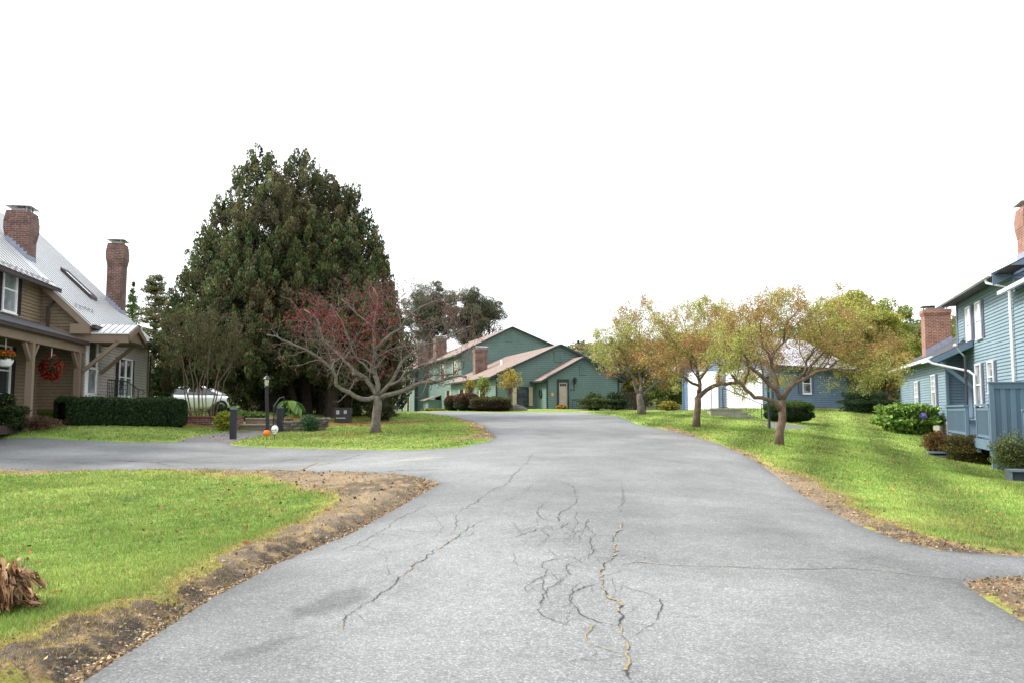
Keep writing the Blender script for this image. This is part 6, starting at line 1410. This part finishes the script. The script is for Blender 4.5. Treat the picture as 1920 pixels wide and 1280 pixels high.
evergreen('dark evergreen forming the lower right shoulder of the big cluster', 635, 37.5,
  [(628, 348, .3, 1.5, 650), (652, 352, .2, 1.35, 660), (676, 395, 0, 1.3, 670), (694, 440, .4, 1.2, 700), (708, 478, .2, 1.05, 730), (645, 420, -1.4, 1.5, 700), (672, 500, -1.4, 1.4, 715), (715, 540, .3, 1.1, 745), (640, 540, -1.8, 1.4, 700), (735, 590, .5, .95, 745), (640, 520, 2.6, 1.7, 745), (690, 580, 2.4, 1.3, 765)], 700, 9500, trunks=((622, 630, .30, -.8), (648, 660, .16, .4)))

# generic layered tree for the background
def bgtree(name, label, px, Y, top, bot, hw, n, L, pals, kind='round', group=None, trunkw=.18, grp=None, wdk=.6, gap=.40, depth=None, base=None):
    x, y, _ = W(px, 770, Y); z = base if base is not None else gh(x, y); root = empty(name, (x, y, z), label, 'tree', group=group)
    zt = W(px, top, Y)[2]; zb_ = max(z + .15, W(px, bot, Y)[2]); rx = hw / F * Y; ry = depth or rx
    mb = MB(); mb.tube([(x, y, z - .2), (x + .05, y, (z + zt) / 2), (x, y, zt - .3)], [trunkw, trunkw * .6, .03], 8)
    cl = []
    if kind == 'round':
        for k in range(150):
            d = rnd_dir(1, .25)[0] * rng.uniform(.25, .95); c = np.array([x + d[0] * rx, y + d[1] * ry, (zt + zb_) / 2 + d[2] * (zt - zb_) / 2]); cl.append((c, min(rx, ry) * rng.uniform(.14, .34)))
            if k > 30: continue
            s0 = np.array([x, y, z + (zt - z) * rng.uniform(.2, .5)]); mb.tube(wob(s0, c, 3, .06), [trunkw * .4, trunkw * .3, trunkw * .18, .02], 5)
    elif kind == 'pine':
        for k in range(230):
            h = rng.uniform(0, 1) ** .8; a = rng.uniform(0, 6.28); q = rx * min(1, (1 - h) ** .6 * 1.2 + .1) * rng.uniform(.15, 1) ** .7; c = np.array([x + q * math.cos(a), y + q * math.sin(a), zb_ + h * (zt - zb_) + .12 * q]); cl.append((c, rx * rng.uniform(.09, .22)))
            mb.tube([(x, y, c[2] - q * .15), tuple(c)], [trunkw * .3, .02], 5)
    elif kind == 'spire':
        for k in range(90):
            h = rng.uniform(0, 1) ** .9; a = rng.uniform(0, 6.28); q = rx * (1 - h) * rng.uniform(.4, 1); c = np.array([x + q * math.cos(a), y + q * math.sin(a), zb_ + h * (zt - zb_)]); cl.append((c, rx * (.12 + .28 * (1 - h))))
            mb.tube([(x, y, c[2] + .1), tuple(c)], [trunkw * .2, .01], 4)
    mb.build('trunk', M['bark_brown'], root)
    ii = rng.integers(0, len(cl), n); C = np.array([c for c, _ in cl])[ii]; Rr = np.array([r for _, r in cl])[ii]
    d = rnd_dir(n); P = C + d * (Rr * rng.uniform(.35, 1, n) ** .5)[:, None] * (np.array([1, 1, .7]) if kind == 'round' else np.array([1.25, 1.25, .62]))
    g = fbm(P[:, 0] * 1.0, P[:, 2] + P[:, 1], 1.6 / max(rx, 1) * 2, 3); ok = (g > gap - .04) | (rng.random(len(P)) < .12); P = P[ok]; d = d[ok]
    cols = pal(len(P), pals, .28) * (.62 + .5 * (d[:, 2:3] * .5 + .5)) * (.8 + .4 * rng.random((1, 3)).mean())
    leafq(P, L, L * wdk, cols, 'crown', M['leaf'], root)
    return root
YG = [(3, (.28, .31, .05)), (2, (.33, .29, .055)), (1.5, (.19, .24, .045)), (.8, (.33, .20, .05))]
bgtree('broadleaf_tree', 'broad yellow-green autumn tree behind the garage, nearest its ridge', 1600, 60, 546, 742, 92, 60000, .19, YG, depth=4)
bgtree('broadleaf_tree', 'rounded olive-yellow tree left of the low brick chimney', 1672, 64, 560, 740, 64, 36000, .19, [(3, (.21, .26, .045)), (2, (.27, .26, .05)), (1, (.13, .18, .035))], depth=4)
bgtree('broadleaf_tree', 'drooping golden tree between the garage and the blue house', 1662, 50, 640, 752, 52, 22000, .15, [(3, (.25, .21, .05)), (2, (.30, .19, .05)), (1, (.14, .17, .04))], depth=2.5)
bgtree('broadleaf_tree', 'yellowing tree directly behind the low brick chimney of the blue house', 1745, 66, 590, 735, 60, 20000, .19, [(3, (.17, .19, .05)), (1, (.24, .19, .06)), (1, (.08, .12, .03))], depth=4)
bgtree('broadleaf_tree', 'dark olive tree left of the garage door wall', 1262, 60, 690, 775, 42, 15000, .17, [(3, (.07, .11, .02)), (2, (.11, .14, .03)), (1, (.04, .06, .02))], depth=3)
bgtree('broadleaf_tree', 'ochre and green thicket behind the farthest right crabapple', 1192, 66, 650, 775, 45, 16000, .2, [(3, (.13, .15, .03)), (2, (.22, .15, .04)), (1, (.06, .09, .02))], depth=4)
PN = [(3, (.10, .14, .085)), (2, (.14, .175, .10)), (1, (.07, .09, .06)), (.8, (.19, .14, .09))]
bgtree('pine_tree', 'dark broad pine rising behind the tallest green gable', 888, 100, 534, 660, 64, 75000, .22, [(3, (.11, .14, .08)), (1.5, (.15, .17, .10)), (1.6, (.20, .13, .09)), (1, (.07, .085, .055))], 'round', trunkw=.4, wdk=.28, depth=4, gap=.44)
bgtree('pine_tree', 'rounded feathery pine behind the red crabapple, left of the tallest green gable', 806, 102, 524, 665, 56, 70000, .22, PN, 'round', trunkw=.4, wdk=.28, depth=4)
bgtree('pine_tree', 'thin sunlit young pine just right of the far brown house chimney', 241, 62, 530, 610, 17, 4000, .18, [(3, (.10, .17, .04)), (1, (.06, .1, .03))], 'spire', trunkw=.1, wdk=.3)
bgtree('pine_tree', 'tall open pine with brownish crown left of the multi-stemmed shrub', 283, 55, 518, 690, 40, 22000, .15, [(3, (.13, .17, .06)), (2, (.21, .15, .08)), (1, (.08, .11, .05))], 'pine', trunkw=.16, wdk=.35, gap=.5)
bgtree('pine_tree', 'thin pale-needled pine seen behind the roof corner of the brown house', 318, 50, 560, 740, 34, 20000, .14, [(3, (.14, .17, .06)), (1, (.20, .16, .08))], 'pine', trunkw=.14, wdk=.35, gap=.46)
bgtree('broadleaf_tree', 'bright lime green tree low behind the hedge end', 322, 58, 655, 765, 28, 12000, .15, [(3, (.22, .29, .02)), (1, (.13, .19, .02))], depth=2)
bgtree('broadleaf_tree', 'dark green bush-like tree beside the far corner of the brown house', 299, 42, 682, 770, 24, 9000, .13, [(3, (.035, .07, .02)), (1, (.06, .1, .02))], depth=1.5)
# young trees before the green house
bgtree('young_tree', 'young tree with golden yellow leaves before the green gable window', 957, 54.5, 688, 736, 27, 1100, .11, [(3, (.48, .33, .03)), (1, (.3, .32, .04))], trunkw=.05, gap=.3)
bgtree('young_tree', 'spindly young tree with sparse green leaves before the lit green wall', 907, 55, 702, 745, 16, 650, .13, [(3, (.20, .28, .05)), (1, (.3, .3, .04))], trunkw=.04, gap=.3)
bgtree('young_tree', 'spindly young tree with a few yellow leaves left of the green porch roof chimney', 880, 56, 705, 742, 13, 400, .13, [(3, (.42, .33, .03)), (1, (.3, .3, .04))], trunkw=.04, gap=.3)

DT = [(3, (.06, .085, .03)), (2, (.09, .10, .03)), (1, (.04, .05, .02))]
for (px, Y, tp, hw_, n_, pl_, lab) in ((205, 75, 640, 50, 9000, DT, 'dark round tree behind the roof end of the brown house'), (375, 72, 640, 60, 12000, DT, 'dark olive tree directly behind the white car'), (470, 76, 650, 60, 12000, DT, 'dark tree glimpsed behind the lamp post'),
    (585, 74, 660, 60, 11000, [(2, (.08, .12, .03)), (2, (.14, .17, .04))], 'lighter green tree glimpsed between the evergreen trunks'), (690, 88, 650, 55, 10000, DT, 'dark tree filling the gap left of the green house')):
    bgtree('broadleaf_tree', lab, px, Y, tp, 778, hw_, n_, .26, pl_, depth=3, group='trees glimpsed behind the evergreens')
# far wooded hill
hx = np.linspace(-260, 320, 90); hy_ = np.linspace(110, 420, 50); HX, HY = np.meshgrid(hx, hy_)
def hillz(x, y):
    k = np.clip((y - 118) / 110, 0, 1); k = k * k * (3 - 2 * k); top = 12.5 + 8 * np.clip((x - 25) / 130, 0, 1) - 10 * np.clip((8 - x) / 30, 0, 1); fall = 1 - .0 * y
    return 1.0 + k * (top + (fbm(x, y, .02, 3) - .5) * 5)
HZ = hillz(HX, HY); idh = np.arange(HX.size).reshape(HX.shape); qh = np.stack([idh[:-1, :-1], idh[:-1, 1:], idh[1:, 1:], idh[1:, :-1]], -1).reshape(-1, 4)
ho_ = np_mesh('hill', np.stack([HX, HY, HZ], -1).reshape(-1, 3), qh, None, pmat('forest_floor', lin(.05, .06, .025), .95, .3, .1)); ho_['kind'] = 'structure'
PP, CC = [], []
for i in range(900):
    y = rng.uniform(125, 255); x = (rng.uniform(-.02, .72) if i % 3 else rng.uniform(-.72, 0)) * y; z = float(hillz(np.array([x]), np.array([y]))[0]); con = rng.random() < .14; h = rng.uniform(6.0, 8.5) * (1.05 if con else 1); r = (1.9 if con else rng.uniform(2.0, 3.0)); m = 190
    d = rnd_dir(m)
    if con: t_ = rng.random(m); P = np.stack([x + d[:, 0] * r * (1 - t_), y + d[:, 1] * r * (1 - t_), z + h * t_], 1); base = (.04, .07, .04)
    else: P = np.array([x, y, z + h * .55]) + d * np.array([r, r, h * .42]) * (1 + .15 * np.sin(d[:, 0:1] * 6 + i)); base = [(.10, .13, .04), (.14, .15, .045), (.18, .13, .05), (.08, .11, .04)][rng.integers(0, 4)]
    hz = np.array([.20, .23, .24]); c = np.array(base) * np.exp(rng.normal(0, .3, (m, 1))) * (.7 + .4 * (d[:, 2:3] * .5 + .5)); PP.append(P); CC.append(c * 1.35 * .84 + hz * .16)  # distance haze mixed into the leaf colours
P = np.concatenate(PP); C = np.concatenate(CC); fw = leafq(P, .95, .7, C, 'far_woodland', M['leaf'], None); tag(fw, 'distant hazy mixed woodland covering the hill on the horizon', 'woodland', kind='stuff')

# slatted fence right of the entry gable
x, y, z = at(1170, 770, 60); o = empty('picket_fence', (x, y, z), 'dark weathered slat fence at the right corner of the green house', 'fence'); mb = MB()
for k in range(16): mb.box(x - .6 + k * .14, x - .51 + k * .14, y, y + .03, z - .1, z + 1.3)
mb.box(x - .65, x + 1.7, y + .031, y + .07, z + .3, z + .4); mb.box(x - .65, x + 1.7, y + .031, y + .07, z + 1.0, z + 1.1); mb.build('pickets', M['bark_dark'], o)

# ================================================================== CAMERA, LIGHT, SKY
cam = bpy.data.cameras.new('Camera'); co = bpy.data.objects.new('Camera', cam); COL.objects.link(co); SC.camera = co
cam.sensor_width = 36; cam.lens = F / 1920 * 36; cam.clip_start = .1; cam.clip_end = 6000
co.location = (0, 0, EYE); co.rotation_euler = (math.pi / 2 + TH, 0, 0)
sd_ = Vector((-.80, .10, .72)).normalized()
sl = bpy.data.lights.new('Sun', 'SUN'); sl.energy = 5.0; sl.angle = R(12); sl.color = (1, .96, .90); so = bpy.data.objects.new('Sun', sl); COL.objects.link(so)
so.rotation_euler = sd_.to_track_quat('Z', 'Y').to_euler()
w = bpy.data.worlds.new('World'); SC.world = w; w.use_nodes = True; nt = w.node_tree; nt.nodes.clear()
sky = nt.nodes.new('ShaderNodeTexSky'); sky.sky_type = 'NISHITA'; sky.sun_disc = False; sky.sun_elevation = math.asin(sd_.z); sky.sun_rotation = math.atan2(sd_.x, sd_.y)
sky.dust_density = 4; sky.air_density = 1
b1 = nt.nodes.new('ShaderNodeBackground'); b1.inputs[1].default_value = .08; nt.links.new(sky.outputs[0], b1.inputs[0])
# thin bright overcast veil in front of the blue
b2 = nt.nodes.new('ShaderNodeBackground'); b2.inputs[0].default_value = (.96, .985, 1, 1); b2.inputs[1].default_value = 1.75
ad = nt.nodes.new('ShaderNodeAddShader'); nt.links.new(b1.outputs[0], ad.inputs[0]); nt.links.new(b2.outputs[0], ad.inputs[1])
wo_ = nt.nodes.new('ShaderNodeOutputWorld'); nt.links.new(ad.outputs[0], wo_.inputs[0])
SC.view_settings.view_transform = 'Standard'; SC.view_settings.look = 'None'; SC.view_settings.exposure = 0; SC.view_settings.gamma = 1
SC.cycles.max_bounces = 6; SC.cycles.transparent_max_bounces = 4
